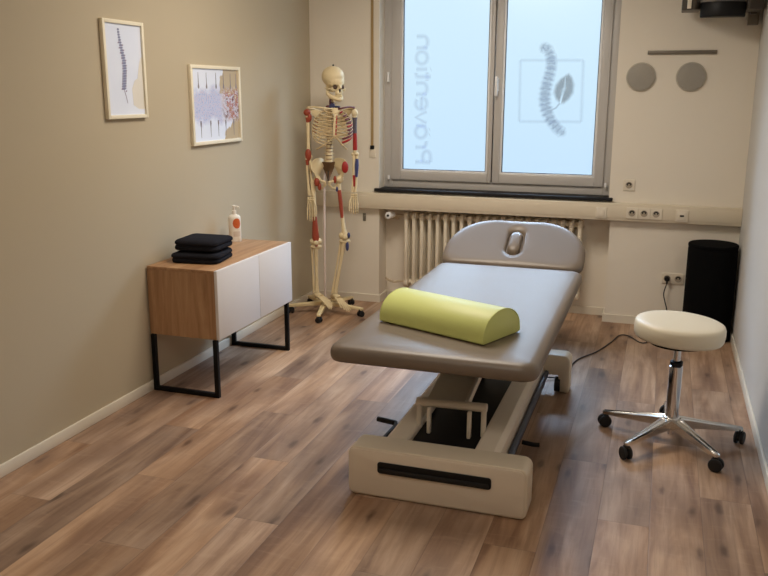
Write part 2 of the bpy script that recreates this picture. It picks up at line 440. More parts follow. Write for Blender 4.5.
# the word Prävention, seen from behind and running up the glass: a = along the word, b = letter height (x-height 1, capital 1.42)
def arc(cx, cy, rx, ry, a0, a1, n_=12): return [(cx+rx*math.cos(R(a0+(a1-a0)*k/n_)), cy+ry*math.sin(R(a0+(a1-a0)*k/n_))) for k in range(n_+1)]
G = {'P': (.95, [[(.1,0),(.1,1.42)], [(.1,1.42),(.45,1.42)]+arc(.45,1.06,.36,.36,90,-90)+[(.1,.70)]]),
     'r': (.62, [[(.1,0),(.1,1)], arc(.42,.62,.32,.38,180,75)]),
     'a': (.95, [arc(.45,.5,.38,.5,0,360,20), [(.83,1),(.83,0)], [(.28,1.27),(.30,1.33)], [(.6,1.27),(.62,1.33)]]),
     'v': (.85, [[(.05,1),(.42,0),(.8,1)]]),
     'e': (.92, [[(.08,.52),(.82,.52)]+arc(.45,.5,.37,.5,0,310,18)]),
     'n': (.9, [[(.1,0),(.1,1)], arc(.45,.6,.35,.4,180,0)+[(.8,0)]]),
     't': (.6, [[(.28,1.35),(.28,.2)]+arc(.46,.2,.18,.2,180,290,6), [(.02,1),(.55,1)]]),
     'i': (.4, [[(.15,0),(.15,1)], [(.14,1.3),(.16,1.36)]]),
     'o': (.95, [arc(.45,.5,.38,.5,0,360,20)])}
word = 'Pravention'; tw = sum(G[c][0] for c in word); sa = (1.993-1.065)/tw; x0, z0, hb = -1.770, 1.068, .083
shp = []
for c in word:
    for st in G[c][1]: shp.append(stroke([(x0+bb*hb, z0+aa*sa) for aa, bb in st], .008, .018))
    z0 += G[c][0]*sa
soft(shp, 'lettering', film_text, sashes[0], DY)

# cable duct with its seams
d = thing('cable_duct', 'long cream cable duct running across the back wall below the window', 'cable duct', (0, YB, .735))
MB().box((XL, -.055, 0), (XR, -.0005, .118)).build('duct_body', duct_white, d, bevel=.004)
MB().box((XL+.002, -.058, .018), (XR-.002, -.0552, .098)).build('duct_cover', duct_white, d, bevel=.0015)

# sockets
def socket_insert(mb_parent, x, y, z, s=.078, round_=True):
    """a single insert: cover plate, round well, two contacts"""
    f_ = MB(); f_.prism(rrect(x-s/2+.001, x+s/2-.001, z-s/2+.001, z+s/2-.001, .005, 3), (0, y, 0), (1,0,0), (0,0,1), (0,-.0085,0))
    o = f_.build('cover_plate', socket_mat, mb_parent, bevel=.0015)
    if round_:
        g = MB(); ringp = [(r_, yy) for r_, yy in ((.0225, -.0095), (.0225, -.0115), (.019, -.0115), (.0185, -.0092))]
        g.loft([[(x+r_*math.cos(2*PI*k/24), y+yy, z+r_*math.sin(2*PI*k/24)) for k in range(24)] for r_, yy in ringp])
        g.build('socket_well', socket_in, o)
        hh = MB()
        for dx in (-.0085, .0085): hh.cyl((x+dx, y-.0088, z), (x+dx, y-.0102, z), .004, n=10)
        hh.prism(arc(x, z, .0175, .0175, 10, 170, 10)+list(reversed(arc(x, z, .0085, .0085, 10, 170, 10))), (0, y-.0093, 0), (1,0,0), (0,0,1), (0,-.0006,0))
        hh.build('contacts', dark_hole, o)
    return o
DF = YB - .0582
t = thing('wall_socket', 'single white wall socket just right of the window, above the duct', 'socket', (-.21, YB, .977))
socket_insert(t, 0, 0, 0)
t = thing('triple_socket', 'row of three sockets in one white frame on the cable duct', 'socket', (-.097, DF, .794))
for dx in (-.0785, 0, .0785): socket_insert(t, dx, 0, 0)
t = thing('wall_switch', 'square blank white switch plate on the duct below the window corner', 'switch', (-.38, DF, .788))
o = socket_insert(t, 0, 0, 0, .075, False)
MB().box((-.026, -.0115, -.026), (.026, -.0088, .026)).build('rocker', socket_mat, o, bevel=.002)
t = thing('data_socket', 'square white network socket with a small dark port on the duct', 'data socket', (.146, DF, .79))
o = socket_insert(t, 0, 0, 0, .082, False)
MB().box((-.028, -.0125, -.028), (.028, -.0088, .028)).build('inner_plate', socket_mat, o, bevel=.002)
MB().box((-.013, -.0132, -.006), (.013, -.0124, .006)).build('port', dark_hole, o, smooth=False)
t = thing('double_socket', 'double white wall socket low on the wall beside the black bin', 'socket', (.122, YB, .346))
for dx in (-.036, .036): socket_insert(t, dx, 0, 0, .074)

# plug with cable running down and across the floor to the couch
t = thing('power_cable', 'dark power cable plugged into the low double socket and trailing over the floor', 'cable', (.086, YB-.0125, .346))
MB().cyl((0, 0, 0), (0, -.03, 0), .0185, .016).cyl((0, -.02, 0), (0, -.03, -.03), .006, n=8).build('plug', black_pl, t)
def spline(ctrl, n_=8):
    out = []; P = [Vector(c) for c in ctrl]; P = [P[0]*2-P[1]] + P + [P[-1]*2-P[-2]]
    for i in range(1, len(P)-2):
        for k in range(n_):
            u = k/n_; a, b_, c_, d_ = P[i-1:i+3]
            out.append(.5*((2*b_)+(c_-a)*u+(2*a-5*b_+4*c_-d_)*u*u+(3*b_-a-3*c_+d_)*u**3))
    return out + [P[-2]]
ox = Vector((.086, YB-.0125, .346))
cw = [(.086,5.886,.315),(.072,5.885,.245),(.084,5.885,.19),(.102,5.885,.12),(.10,5.86,.03),(.06,5.72,.006),(.0,5.50,.006),(-.05,5.45,.006),(-.13,5.58,.006),(-.19,5.575,.006),(-.235,5.39,.006),(-.31,5.15,.006),(-.40,4.97,.006),(-.437,4.78,.006),(-.47,4.6,.006),(-.55,4.53,.02)]
MB().tube([p - ox for p in spline(cw)], .0042, 6).build('cord', cable_mat, t)

# wall discs and the metal bar
for x, lb in ((-.183, 'left of the two round grey metal discs on the wall beside the window'), (.13, 'right of the two round grey metal discs, farther from the window')):
    t = thing('wall_disc', lb, 'wall disc', (x, YB, 1.693), 0, 'round metal discs on the back wall')
    def dring(r_, y_): return [(r_*math.cos(2*PI*k/40), y_, r_*math.sin(2*PI*k/40)) for k in range(40)]
    MB().loft([dring(.094, 0), dring(.094, -.008), dring(.090, -.013)]).build('rim', disc_rim, t)
    MB().loft([dring(.087, -.013), dring(.085, -.019), dring(.06, -.021)]).build('face_plate', brushed, t)
tag(MB().box((-.151, YB-.014, 1.836), (.274, YB, 1.860)).build('metal_bar', bar_met, bevel=.002), 'narrow horizontal grey metal bar on the wall above the two discs', 'metal bar')

# shutter strap
t = thing('shutter_strap', 'ochre roller shutter strap hanging left of the window', 'strap', (-2.068, YB, 1.14))
MB().box((-.011, -.010, .06), (.009, -.007, 1.479)).build('strap', strap_mat, t, smooth=False)
MB().box((-.016, -.016, .035), (.014, 0, .062)).build('strap_clip', black_pl, t, bevel=.003)
MB().box((-.026, -.008, -.03), (.024, 0, .034)).build('guide_plate', socket_mat, t, bevel=.003)
t = thing('wall_hook', 'small grey metal hook on the wall pier under the duct', 'hook', (-2.134, YB, .66))
h = MB().box((-.012, -.006, -.03), (.012, 0, .03)); h.tube([(.004,-.005,.012),(.004,-.02,.008),(.004,-.026,-.004),(.004,-.02,-.018)], .005, 8)
h.build('hook_body', bar_met, t, bevel=.001)

# radiator
t = thing('radiator', 'cream column radiator in the niche under the window', 'radiator', (-1.812, YB+.015, .13))
RZ, SPC, NS = .574, .0613, 22
def rad_section(parent=None):
    m = MB()
    for yy in (.022, .076, .13):
        m.tube([(0,yy,.035),(0,yy,RZ-.035)], .0145, 10, 1.1)
    for z_ in (.0, RZ):
        sgn = 1 if z_ > .1 else -1; zc = z_ - sgn*.032
        ol = rrect(.004, .148, zc-.032, zc+.032, .028, 5)
        m.prism(ol, (-.0155, 0, 0), (0,1,0), (0,0,1), (.031,0,0))
    return m
s0 = rad_section().build('radiator_section', rad_mat, t, bevel=.006)
for k in range(1, NS):
    s = s0.copy(); C.objects.link(s); s.parent = t; s.location = (k*SPC, 0, 0)
m = MB()
for zc in (.032, RZ-.032): m.cyl((-.02, .076, zc), ((NS-1)*SPC+.02, .076, zc), .02, n=14)
m.build('header_pipe', rad_mat, t)
v = MB().cyl((-.02, .076, RZ-.032), (-.085, .076, RZ-.032), .012, n=12).cyl((-.085, .076, RZ-.06), (-.085, .076, RZ-.02), .014, n=12)
v.cyl((-.085, .076, RZ-.05), (-.20, .10, RZ-.06), .009, n=10).cyl((-.11,.076,RZ-.032),(-.085,.02,RZ-.024),.013,n=12)
v.build('valve_body', pipe_mat, t)
k = MB().tube([(-.105, .03, RZ-.02), (-.11, -.01, RZ-.018), (-.117, -.065, RZ-.016)], [.02, .027, .026], 18).build('thermostat_knob', bead_white, t, bevel=.003)
MB().cyl((-.117, -.0655, RZ-.016), (-.1172, -.068, RZ-.016), .009, n=14).build('knob_centre', black_pl, k)
MB().tube(spline([(-.02,.076,.032),(-.07,.07,.028),(-.10,.03,.03),(-.15,.06,.035),(-.19,.12,.035)]), .009, 10).build('return_pipe', pipe_mat, t)
for kx in (2, NS-3): MB().box((kx*SPC-.01, .05, -.13), (kx*SPC+.01, .11, .01)).build('floor_bracket', rad_mat, t)

# black bin
t = thing('tall_bin', 'tall black cylindrical bin in the corner by the right wall', 'bin', (.352, 5.735, 0))
MB().lathe([(.145,0),(.152,.004),(.154,.03),(.154,.60),(.152,.612)], n=64).build('bin_body', black_fab, t)
MB().lathe([(.152,.613),(.155,.618),(.155,.632),(.150,.638),(.10,.641),(.02,.642)], n=64).build('bin_lid', black_fab, t)

# black unit near the ceiling
t = thing('wall_unit', 'black unit with brown-grey end pieces high on the right end of the back wall', 'wall unit', (.262, YB, 2.038))
def bow(x0_, x1_, yb, dep, n_=16):
    o = [(x0_+(x1_-x0_)*k/n_, yb-dep*math.sin(PI*(.12+.76*k/n_))) for k in range(n_+1)]
    return o + [(x1_, yb), (x0_, yb)]
def slab(ol, z0_, z1_): return MB().prism(ol, (0,0,z0_), (1,0,0), (0,1,0), (0,0,z1_-z0_))
slab(bow(-.118, .138, -.262, .12), 0, .085).build('front_band', black_pl, t, bevel=.006)
slab(bow(-.150, .150, -.238, .12), .0855, .22).build('upper_housing', silver_pl, t, bevel=.006)
slab([(-.226,-.30),(-.17,-.345),(-.150,-.345),(-.122,-.30),(-.122,-.10),(-.226,-.10)], .046, .20).build('end_piece', brown_pl, t, bevel=.006)
slab([(.142,-.345),(.16,-.345),(.235,-.28),(.235,-.10),(.142,-.10)], .040, .20).build('end_piece', brown_pl, t, bevel=.006)
slab(rrect(-.196, -.172, -.352, -.3445, .003, 3), .05, .19).build('end_trim', socket_mat, t)
slab([(-.12,-.25),(.14,-.25),(.14,-.06),(-.12,-.06)], .06, .2).build('rear_housing', brown_pl, t, bevel=.004)
MB().box((.172, -.06, -.03), (.235, 0, .10)).build('wall_bracket', bar_met, t, bevel=.003)
MB().box((.18, -.12, .03), (.215, -.03, .07)).build('bracket_arm', brown_pl, t, bevel=.003)

# ------------------------------------------------------------------ pictures
def picture(y0_, y1_, z0_, z1_, label, fw, art):
    t = thing('framed_picture', label, 'picture', (XL, (y0_+y1_)/2, (z0_+z1_)/2), 0, 'framed prints on the left wall')
    w_, h_ = (y1_-y0_)/2, (z1_-z0_)/2
    m = MB(); Dp = .022
    m.box((.001, -w_, -h_), (Dp, -w_+fw, h_)); m.box((.001, w_-fw, -h_), (Dp, w_, h_)); m.box((.001, -w_+fw, -h_), (Dp, w_-fw, -h_+fw)); m.box((.001, -w_+fw, h_-fw), (Dp, w_-fw, h_))
    m.build('picture_frame', frame_wood, t, bevel=.0015)
    p = MB().box((.003, -w_+fw, -h_+fw), (.012, w_-fw, h_-fw)).build('print', art, t, smooth=False)
    return t, w_, h_
def paper(name, collage):
    n = N(name); tc = n.new('ShaderNodeTexCoord').outputs['Object']; s_ = n.new('ShaderNodeSeparateXYZ'); n.link(tc, s_.inputs[0])
    Y, Z = s_.outputs[1], s_.outputs[2]
    col = n.mix(n.noise(tc, 9), srgb(222,230,250), srgb(230,236,252))
    if collage:
        dn = n.noise(tc, 20, 4, .7); dn2 = n.noise(tc, 90, 3, .7)
        mid = n.math('MULTIPLY', n.rng(n.math('ABSOLUTE', n.math('ADD', Z, n.math('MULTIPLY', n.math('SUBTRACT', n.noise(tc, 12), .5), .12))), .07, .11, 1, 0), n.rng(Y, .04, .10, 1, 0))
        blue = n.ramp(dn2, [(.35, srgb(120,132,196)), (.48, srgb(180,196,232)), (.58, srgb(206,180,204)), (.7, srgb(150,178,224))])
        col = n.mix(n.math('MULTIPLY', mid, .8), col, blue)
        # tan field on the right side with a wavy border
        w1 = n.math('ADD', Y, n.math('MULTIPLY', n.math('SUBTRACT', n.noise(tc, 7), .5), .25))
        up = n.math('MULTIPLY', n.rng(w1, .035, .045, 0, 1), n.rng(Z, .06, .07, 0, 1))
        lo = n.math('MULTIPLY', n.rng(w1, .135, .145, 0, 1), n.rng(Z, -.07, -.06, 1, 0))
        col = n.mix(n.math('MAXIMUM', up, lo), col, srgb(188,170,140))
        rr = n.math('MULTIPLY', n.rng(Y, .04, .12, 0, 1), n.rng(n.math('ABSOLUTE', n.math('ADD', Z, .0)), .07, .11, 1, 0))
        red = n.ramp(dn, [(.38, srgb(120,70,60)), (.47, srgb(214,218,236)), (.52, srgb(160,80,78)), (.6, srgb(196,176,150)), (.7, srgb(226,226,238))])
        col = n.mix(rr, col, red)
    n.link(col, n.b.inputs['Base Color']); n.b.inputs['Roughness'].default_value = .25
    return n.m
ink_blue = simple('slate_blue_ink', srgb(128,132,166), .5, var=.25, scale=120)
ink_violet = simple('violet_ink', srgb(138,118,150), .5, var=.25, scale=120)
ink_dark = simple('dark_brown_ink', srgb(122,114,124), .5, var=.15)
reflection_tan = simple('tan_reflection_wash', srgb(222,218,210), .5, var=.05)
pic1, w1_, h1_ = picture(3.443, 3.774, 1.461, 1.929, 'tall narrow framed print of a spine, nearer of the two on the left wall', .018, paper('pale_blue_paper', False))
# a painted spine: rows of vertebra marks on the paper
m = MB()
cl = [(-.035,.19),(-.03,.15),(-.018,.10),(-.004,.05),(-.002,.0),(-.010,-.05),(-.018,-.09),(-.004,-.125),(.006,-.16)]
X0 = .0122
def dab(m, y, z, a, b_, rot=0, k=10):
    cr, sr = math.cos(rot), math.sin(rot)
    m.prism([(a*math.cos(2*PI*j/k)*cr-b_*math.sin(2*PI*j/k)*sr, a*math.cos(2*PI*j/k)*sr+b_*math.sin(2*PI*j/k)*cr) for j in range(k)], (X0, y, z), (0,1,0), (0,0,1), (.0006,0,0))
pts = along(cl, 30)
for k_, (p, d_) in enumerate(pts[:24]):
    q = .008 + .011*min(1, k_/18)
    dab(m, p[0], p[1], q*1.1, .0056, .12)
m.build('spine_drawing', ink_blue, pic1, smooth=False)
m = MB(); X0 = .0124
for k_, (p, d_) in enumerate(pts[5:25]):
    dab(m, p[0]+(.014 if k_ % 2 else -.014), p[1], .007, .003, .5)
m.build('rib_joint_marks', ink_violet, pic1, smooth=False)
m = MB(); m.prism([(p[0]-.0015, p[1]) for p, _ in pts[23:]]+[(p[0]+.0015, p[1]) for p, _ in reversed(pts[23:])], (X0,0,0), (0,1,0), (0,0,1), (.0006,0,0))
m.build('tail_line', ink_violet, pic1, smooth=False)
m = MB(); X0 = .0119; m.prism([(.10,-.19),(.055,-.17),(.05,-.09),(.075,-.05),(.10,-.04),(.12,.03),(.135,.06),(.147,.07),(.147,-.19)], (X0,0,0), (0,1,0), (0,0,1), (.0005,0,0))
m.build('painted_reflection', reflection_tan, pic1, smooth=False)  # tan patch paints a lamp's reflection onto the picture
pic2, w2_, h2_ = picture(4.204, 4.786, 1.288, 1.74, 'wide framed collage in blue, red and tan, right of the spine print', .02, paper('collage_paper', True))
X0 = .0122
for y in (-.20, -.11, .0, .09, .175, .245):
    m = MB(); m.prism([(-.0015,.06),(.0015,.06),(.003,0),(.008,-.018),(.006,-.03),(-.006,-.03),(-.008,-.018),(-.003,0)], (X0, y, .125), (0,1,0), (0,0,1), (.0006,0,0)); m.build('small_figure', ink_dark, pic2, smooth=False)
for y in (-.19, -.08, .01, .10, .20):
    m = MB(); m.prism([(-.001,-.08),(.001,-.08),(.003,-.02),(.008,.0),(.006,.016),(-.006,.016),(-.008,.0),(-.003,-.02)], (X0, y, -.105), (0,1,0), (0,0,1), (.0006,0,0)); m.build('small_figure', ink_dark, pic2, smooth=False)

# ------------------------------------------------------------------ sideboard
t = thing('sideboard', 'low oak sideboard with two white doors on black metal legs', 'sideboard', (-2.36, 4.165, 0))
cx, cy = -2.36, 4.165
X_0, X_1, Y_0, Y_1, Z0, Z1 = -2.558-cx, -2.157-cx, 3.69-cy, 4.60-cy, .320, .692
m = MB().box((X_0, Y_0, Z0), (X_1, Y_0+.018, Z1-.018)).box((X_0, Y_1-.018, Z0), (X_1, Y_1, Z1-.018)).box((X_0, Y_0+.018, Z0), (X_1, Y_1-.018, Z0+.018)).box((X_0, Y_0+.018, Z0+.018), (X_0+.006, Y_1-.018, Z1-.018))
m.build('carcass', oak_v, t, smooth=False)
MB().box((X_0, Y_0, Z1-.0178), (X_1, Y_1, Z1)).build('top_panel', oak_h, t, bevel=.001)
for ya, yb_ in ((Y_0, -.0015), (.0015, Y_1)):
    MB().box((X_1+.001, ya, Z0), (X_1+.019, yb_, Z1-.001)).build('door', door_white, t, bevel=.0015)
for y in (Y_0-.012, Y_1-.045):
    m = MB(); s_ = .024
    m.box((X_0+.006, y, 0), (X_0+.006+s_, y+s_, Z0-.0005)); m.box((X_1-s_+.006, y, 0), (X_1+.006, y+s_, Z0-.0005)); m.box((X_0+.006+s_, y, 0), (X_1-s_+.006, y+s_, s_))
    m.build('leg_frame', black_met, t, bevel=.0015)

# folded towels
def towel(z, h, w_, d_, rz, loc, label, seed):
    rnd = random.Random(seed); nx, ny = 26, 22
    t = thing('folded_towel', label, 'towel', (loc[0], loc[1], z), rz, 'folded black towels on the sideboard')
    ph = [rnd.uniform(0, 6) for _ in range(6)]
    for li, (za, zb) in enumerate(((0, h),)):
        rings = []
        ol = lambda ins: rrect(-w_/2+ins, w_/2-ins, -d_/2+ins, d_/2-ins, max(.042-ins, .006), 10)
        sh = rnd.uniform(-.004, .004); hh = zb-za
        for ins, f_ in ((.007, 0), (.002, .05), (.0, .18), (.0, .32), (.004, .43), (.007, .47), (.004, .51), (-.002, .6), (-.001, .76), (.005, .89), (.016, .97), (.034, 1.0), (.06, 1.02), (.09, 1.02), (.105, 1.01)):
            r_ = []
            for (x, y) in ol(ins):
                wv = .004*math.sin(x*26+ph[0])+.005*math.sin(y*21+ph[1]) + .003*math.sin((x+y)*48+ph[2])
                sag = -.005*(x/w_*2)**4
                zz = za+hh*f_ + (wv+sag)*(f_ if za > 0 else f_*.3)
                k_ = 1 + .022*math.sin(math.atan2(y, x)*3+ph[3]+li*1.7) + .010*math.sin(math.atan2(y, x)*7+ph[4]+f_*3)
                r_.append((x*k_+sh, y*k_, max(zz, .0005) if li == 0 or f_ > .3 else zz))
            rings.append(r_)
        MB().loft(rings).build('towel_fold', towel_mat, t, angle=80)
    return t
towel(.6925, .055, .268, .27, R(8), (-2.362, 3.945), 'black folded towel lying flat on the sideboard, under another one', 3)
towel(.7565, .060, .255, .25, R(5), (-2.368, 3.955), 'black folded towel on top of the other towel on the sideboard', 9)

# lotion bottle
t = thing('pump_bottle', 'white pump bottle with orange round label standing on the sideboard', 'bottle', (-2.468, 4.50, .6923), R(20))
def oval(rx, ry, z, n_=32): return [(rx*math.cos(2*PI*k/n_), ry*math.sin(2*PI*k/n_), z) for k in range(n_)]
MB().loft([oval(.036,.024,0), oval(.0385,.027,.004), oval(.0385,.027,.14), oval(.037,.026,.152), oval(.028,.02,.163), oval(.013,.013,.168), oval(.013,.013,.176)]).build('bottle_body', bottle_mat, t)
p_ = MB().lathe([(.0135,.176),(.0135,.192),(.006,.193),(.006,.21),(.011,.211),(.012,.22),(.008,.224)], n=20)
p_.tube([(0,0,.217),(.02,-.008,.217),(.036,-.015,.211)], [.006,.005,.004], 8)
p_.build('pump_head', bottle_mat, t)
def on_body(ax, az, half, hz, off=.0007, k_=14):
    rows = []
    for i in range(k_+1):
        tt = -1+2*i/k_; hgt = hz(tt)
        a = R(ax)+tt*half
        rows.append([((.0385+off)*math.cos(a), (.027+off)*math.sin(a), az+q*hgt) for q in (-1, 1)])
    return MB().loft(rows, False, False, closed=False)
on_body(-62, .115, .68, lambda q: .031*math.sqrt(max(0, 1-q*q))+.0001).build('round_label', label_orange, t)
on_body(-62, .05, .6, lambda q: .016).build('text_label', label_grey, t)

# ------------------------------------------------------------------ treatment couch
CX, CYc = -.76, 3.70
t = couch = thing('treatment_couch', 'taupe padded treatment couch on a cream height-adjustable base', 'treatment couch', (CX, CYc, 0))
def rx(x): return x - CX
def ry(y): return y - CYc
# mattress
mx0, mx1, my0, my1, zt = rx(-1.229), rx(-.383), ry(2.943), ry(4.74), .612
rings = []
th = .074
prof = [(.07,0),(.02,.001),(.008,.006),(.001,.018),(0,.034),(.003,.048),(.009,.059),(.02,.067),(.040,.0725),(.10,.0755),(.2,.077),(.33,.077)]
for ins, z in prof:
    q = max(.068-ins, .012)
    rings.append([(x, y, zt-th+z-.003) for x, y in rrect(mx0+ins, mx1-ins, my0+ins, my1-ins, q, 10)])
MB().loft(rings).build('mattress', couch_mat, couch, angle=80)
MB().box((rx(-1.15), ry(3.05), .505), (rx(-.45), ry(4.66), .534)).build('top_frame', black_met, couch, bevel=.003)
# headrest, tilted up, with a plugged breathing hole
HWd, HL = .422, .425
def outline_ray(a, c0):
    # superellipse-like arch: flat bottom with small corners, large round upper corners
    pts = rrect(-HWd, HWd, 0, HL, (.07,.07,.29,.29), 14)
    best_ = None; dx, dy = math.cos(a), math.sin(a)
    for i in range(len(pts)):
        x1, y1 = pts[i]; x2, y2 = pts[(i+1) % len(pts)]
        ex, ey = x2-x1, y2-y1; den = dx*ey-dy*ex
        if abs(den) < 1e-9: continue
        s_ = ((x1-c0[0])*ey-(y1-c0[1])*ex)/den; u = ((x1-c0[0])*dy-(y1-c0[1])*dx)/den
        if s_ > 0 and -1e-6 <= u <= 1+1e-6 and (best_ is None or s_ < best_): best_ = s_
    return best_
def capsule_ray(a, hw, hl):
    # half width hw, half length hl (vertical), centred on the origin
    dx, dy = abs(math.cos(a)), abs(math.sin(a)); q = hl-hw
    if dx > 1e-6 and hw/dx*dy <= q: return hw/dx
    # circle centred (0,q)
    bq = -q*dy; cq = q*q-hw*hw
    return -bq+math.sqrt(max(0, bq*bq-cq))
c0 = (0, .215); NA = 144
angs = [2*PI*k/NA for k in range(NA)]
outr = [outline_ray(a, c0) for a in angs]; cap = [capsule_ray(a, .046, .104) for a in angs]; capi = [capsule_ray(a, .036, .092) for a in angs]
hr = []
def hring(fn, z): hr.append([(c0[0]+fn(k)*math.cos(angs[k]), c0[1]+fn(k)*math.sin(angs[k]), z) for k in range(NA)])
TH = .07
hring(lambda k: capi[k]*.05, .012); hring(lambda k: capi[k]*.6, .011); hring(lambda k: capi[k]*.85, .006); hring(lambda k: capi[k], -.006)
hring(lambda k: capi[k]*1.06, -.026); hring(lambda k: cap[k]*1.0, -.026); hring(lambda k: cap[k]*1.06, -.012); hring(lambda k: cap[k]*1.18, -.004); hring(lambda k: cap[k]*1.42, .0005)
for f_ in (.15, .35, .6, .85, 1): hring(lambda k, f_=f_: cap[k]*1.42+(outr[k]-.045-cap[k]*1.42)*f_, .001)
for ins, z in ((.025,-.002),(.012,-.008),(.003,-.02),(0,-.034),(.004,-.052),(.015,-.064),(.03,-.069)): hring(lambda k, ins=ins: outr[k]-ins, z)
hring(lambda k: outr[k]*.5, -.07); hring(lambda k: outr[k]*.05, -.07)
hd = MB().loft(hr).build('headrest', couch_mat, couch, angle=70)
# local u = x, v = up the slope, w = outward normal (towards the viewer and up)
tilt = R(31)
hd.matrix_local = Matrix(((1,0,0,rx(-.812)),(0,math.cos(tilt),-math.sin(tilt),ry(4.748)),(0,math.sin(tilt),math.cos(tilt),.607),(0,0,0,1)))
for q_ in (-.2, .17): MB().box((q_, .02, -.09), (q_+.03, .2, -.071)).build('headrest_rail', black_met, hd)
# base caps
def base_cap(y0_, y1_, front):
    x0_, x1_ = rx(-1.117), rx(-.392); m = MB()
    ol = rrect(x0_, x1_, .004, .212, (.03,.03,.035,.035), 6)
    if not front:
        top_ = rrect(x0_, x1_, .004, .212, (.012,.012,.035,.035), 6)
        ol = top_[:7] + [(x0_+.05, .007), (x0_+.06, .10), (x1_-.06, .10), (x1_-.05, .007)] + top_[7:]
    m.prism(ol, (0, ry(y0_), 0), (1,0,0), (0,0,1), (0, y1_-y0_, 0))
    o = m.build('base_cap', cream_dim, couch, bevel=.006, seg=3)
    # slightly proud front plate
    if front:
        q = MB().prism(rrect(x0_+.004, x1_-.012, .012, .204, .026, 6), (0, ry(y0_)+.0005, 0), (1,0,0), (0,0,1), (0,-.004,0))
        q.build('front_plate', cream_met, o, bevel=.002)
        st = MB().prism(rrect(rx(-.99), rx(-.53), .113, .161, .012, 5), (0, ry(y0_)-.004, 0), (1,0,0), (0,0,1), (0,-.006,0))
        st.build('grip_strip', black_pl, o, bevel=.002)
        MB().prism(rrect(rx(-.982), rx(-.538), .117, .137, .008, 4), (0, ry(y0_)-.0098, 0), (1,0,0), (0,0,1), (0,-.006,0)).build('grip_lip', black_rub, o, bevel=.002)
    for x in ((x0_+.06, x1_-.06) if front else (x0_+.028, x1_-.028)):
        MB().cyl((x, ry((y0_+y1_)/2), 0), (x, ry((y0_+y1_)/2), .006), .03 if front else .02, n=20).build('foot', black_rub, o)
    return o
base_cap(2.901, 3.03, True)
base_cap(4.35, 4.46, False)
MB().cyl((rx(-.47), ry(4.37), .045), (rx(-.44), ry(4.37), .045), .04, n=20).build('transport_wheel', black_rub, couch)
# long rails between the caps
for xa, xb in ((-1.012, -.91), (-.632, -.53)):
    a_, b_ = rx(xa), rx(xb)
    ol = [(a_, .08), (a_, .196), (a_+.008, .205), (b_-.022, .205), (b_, .185), (b_, .08)] if xa > -.8 else [(a_, .08), (a_, .185), (a_+.022, .205), (b_-.008, .205), (b_, .196), (b_, .08)]
    MB().prism(ol, (0, ry(3.025), 0), (1,0,0), (0,0,1), (0, 1.33, 0)).build('side_rail', cream_met, couch, bevel=.003)
MB().box((rx(-.909), ry(3.031), .16), (rx(-.633), ry(4.349), .178)).build('base_tray', black_pl, couch, bevel=.003)
MB().cyl((rx(-.513), ry(3.10), .115), (rx(-.513), ry(4.33), .115), .014, n=12).build('foot_control_bar', grey_rod, couch)
MB().box((rx(-.529), ry(3.2), .06), (rx(-.515), ry(4.3), .10)).build('bar_bracket', black_met, couch)
# lifting mechanism
MB().cyl((rx(-.928), ry(3.24), .300), (rx(-.622), ry(3.24), .306), .019, n=20).build('cross_bar', cream_met, couch, bevel=.002)
for x, w_ in ((-.915, .02), (-.862, .016), (-.688, .016), (-.634, .02)):
    yy = 3.235 if w_ > .018 else 3.20
    MB().box((rx(x)-w_/2, ry(yy)-.013, .1782), (rx(x)+w_/2, ry(yy)+.013, .297)).build('support_post', cream_met, couch, bevel=.004)
MB().prism([(3.255,.30),(4.16,.46),(4.16,.49),(3.255,.315)], (rx(-.885), ry(0), 0), (0,1,0), (0,0,1), (.165,0,0)).build('lift_arm', cream_dim, couch, bevel=.004)
MB().prism([(3.255,.29),(4.16,.45),(4.16,.495),(3.255,.325)], (rx(-.719), ry(0), 0), (0,1,0), (0,0,1), (.016,0,0)).build('lift_arm_flange', cream_met, couch, bevel=.002)
MB().prism([(3.62,.179),(4.25,.42),(4.25,.46),(3.62,.21)], (rx(-.88), ry(0), 0), (0,1,0), (0,0,1), (.05,0,0)).build('lower_lift_arm', black_met, couch, bevel=.004)
MB().cyl((rx(-.80), ry(3.95), .19), (rx(-.80), ry(4.2), .40), .028, n=20).build('lift_motor', black_pl, couch)
MB().prism([(4.06,.179),(4.3,.179),(4.26,.505),(4.12,.505)], (rx(-.6), 0+ry(0), 0), (0,1,0), (0,0,1), (-.02,0,0)).build('rear_support', cream_met, couch, bevel=.003)
MB().prism([(4.06,.179),(4.3,.179),(4.26,.505),(4.12,.505)], (rx(-.93), 0+ry(0), 0), (0,1,0), (0,0,1), (.02,0,0)).build('rear_support', cream_met, couch, bevel=.003)
# foot levers
MB().tube([(rx(-1.180), ry(3.455), .10), (rx(-1.085), ry(3.435), .10), (rx(-1.073), ry(3.40), .10), (rx(-1.078), ry(3.25), .10), (rx(-1.005), ry(3.22), .11)], .0125, 10).build('foot_lever', black_pl, couch)
MB().tube([(rx(-.508), ry(3.50), .06), (rx(-.455), ry(3.50), .055), (rx(-.43), ry(3.505), .055)], .0105, 10).build('foot_lever', black_pl, couch)

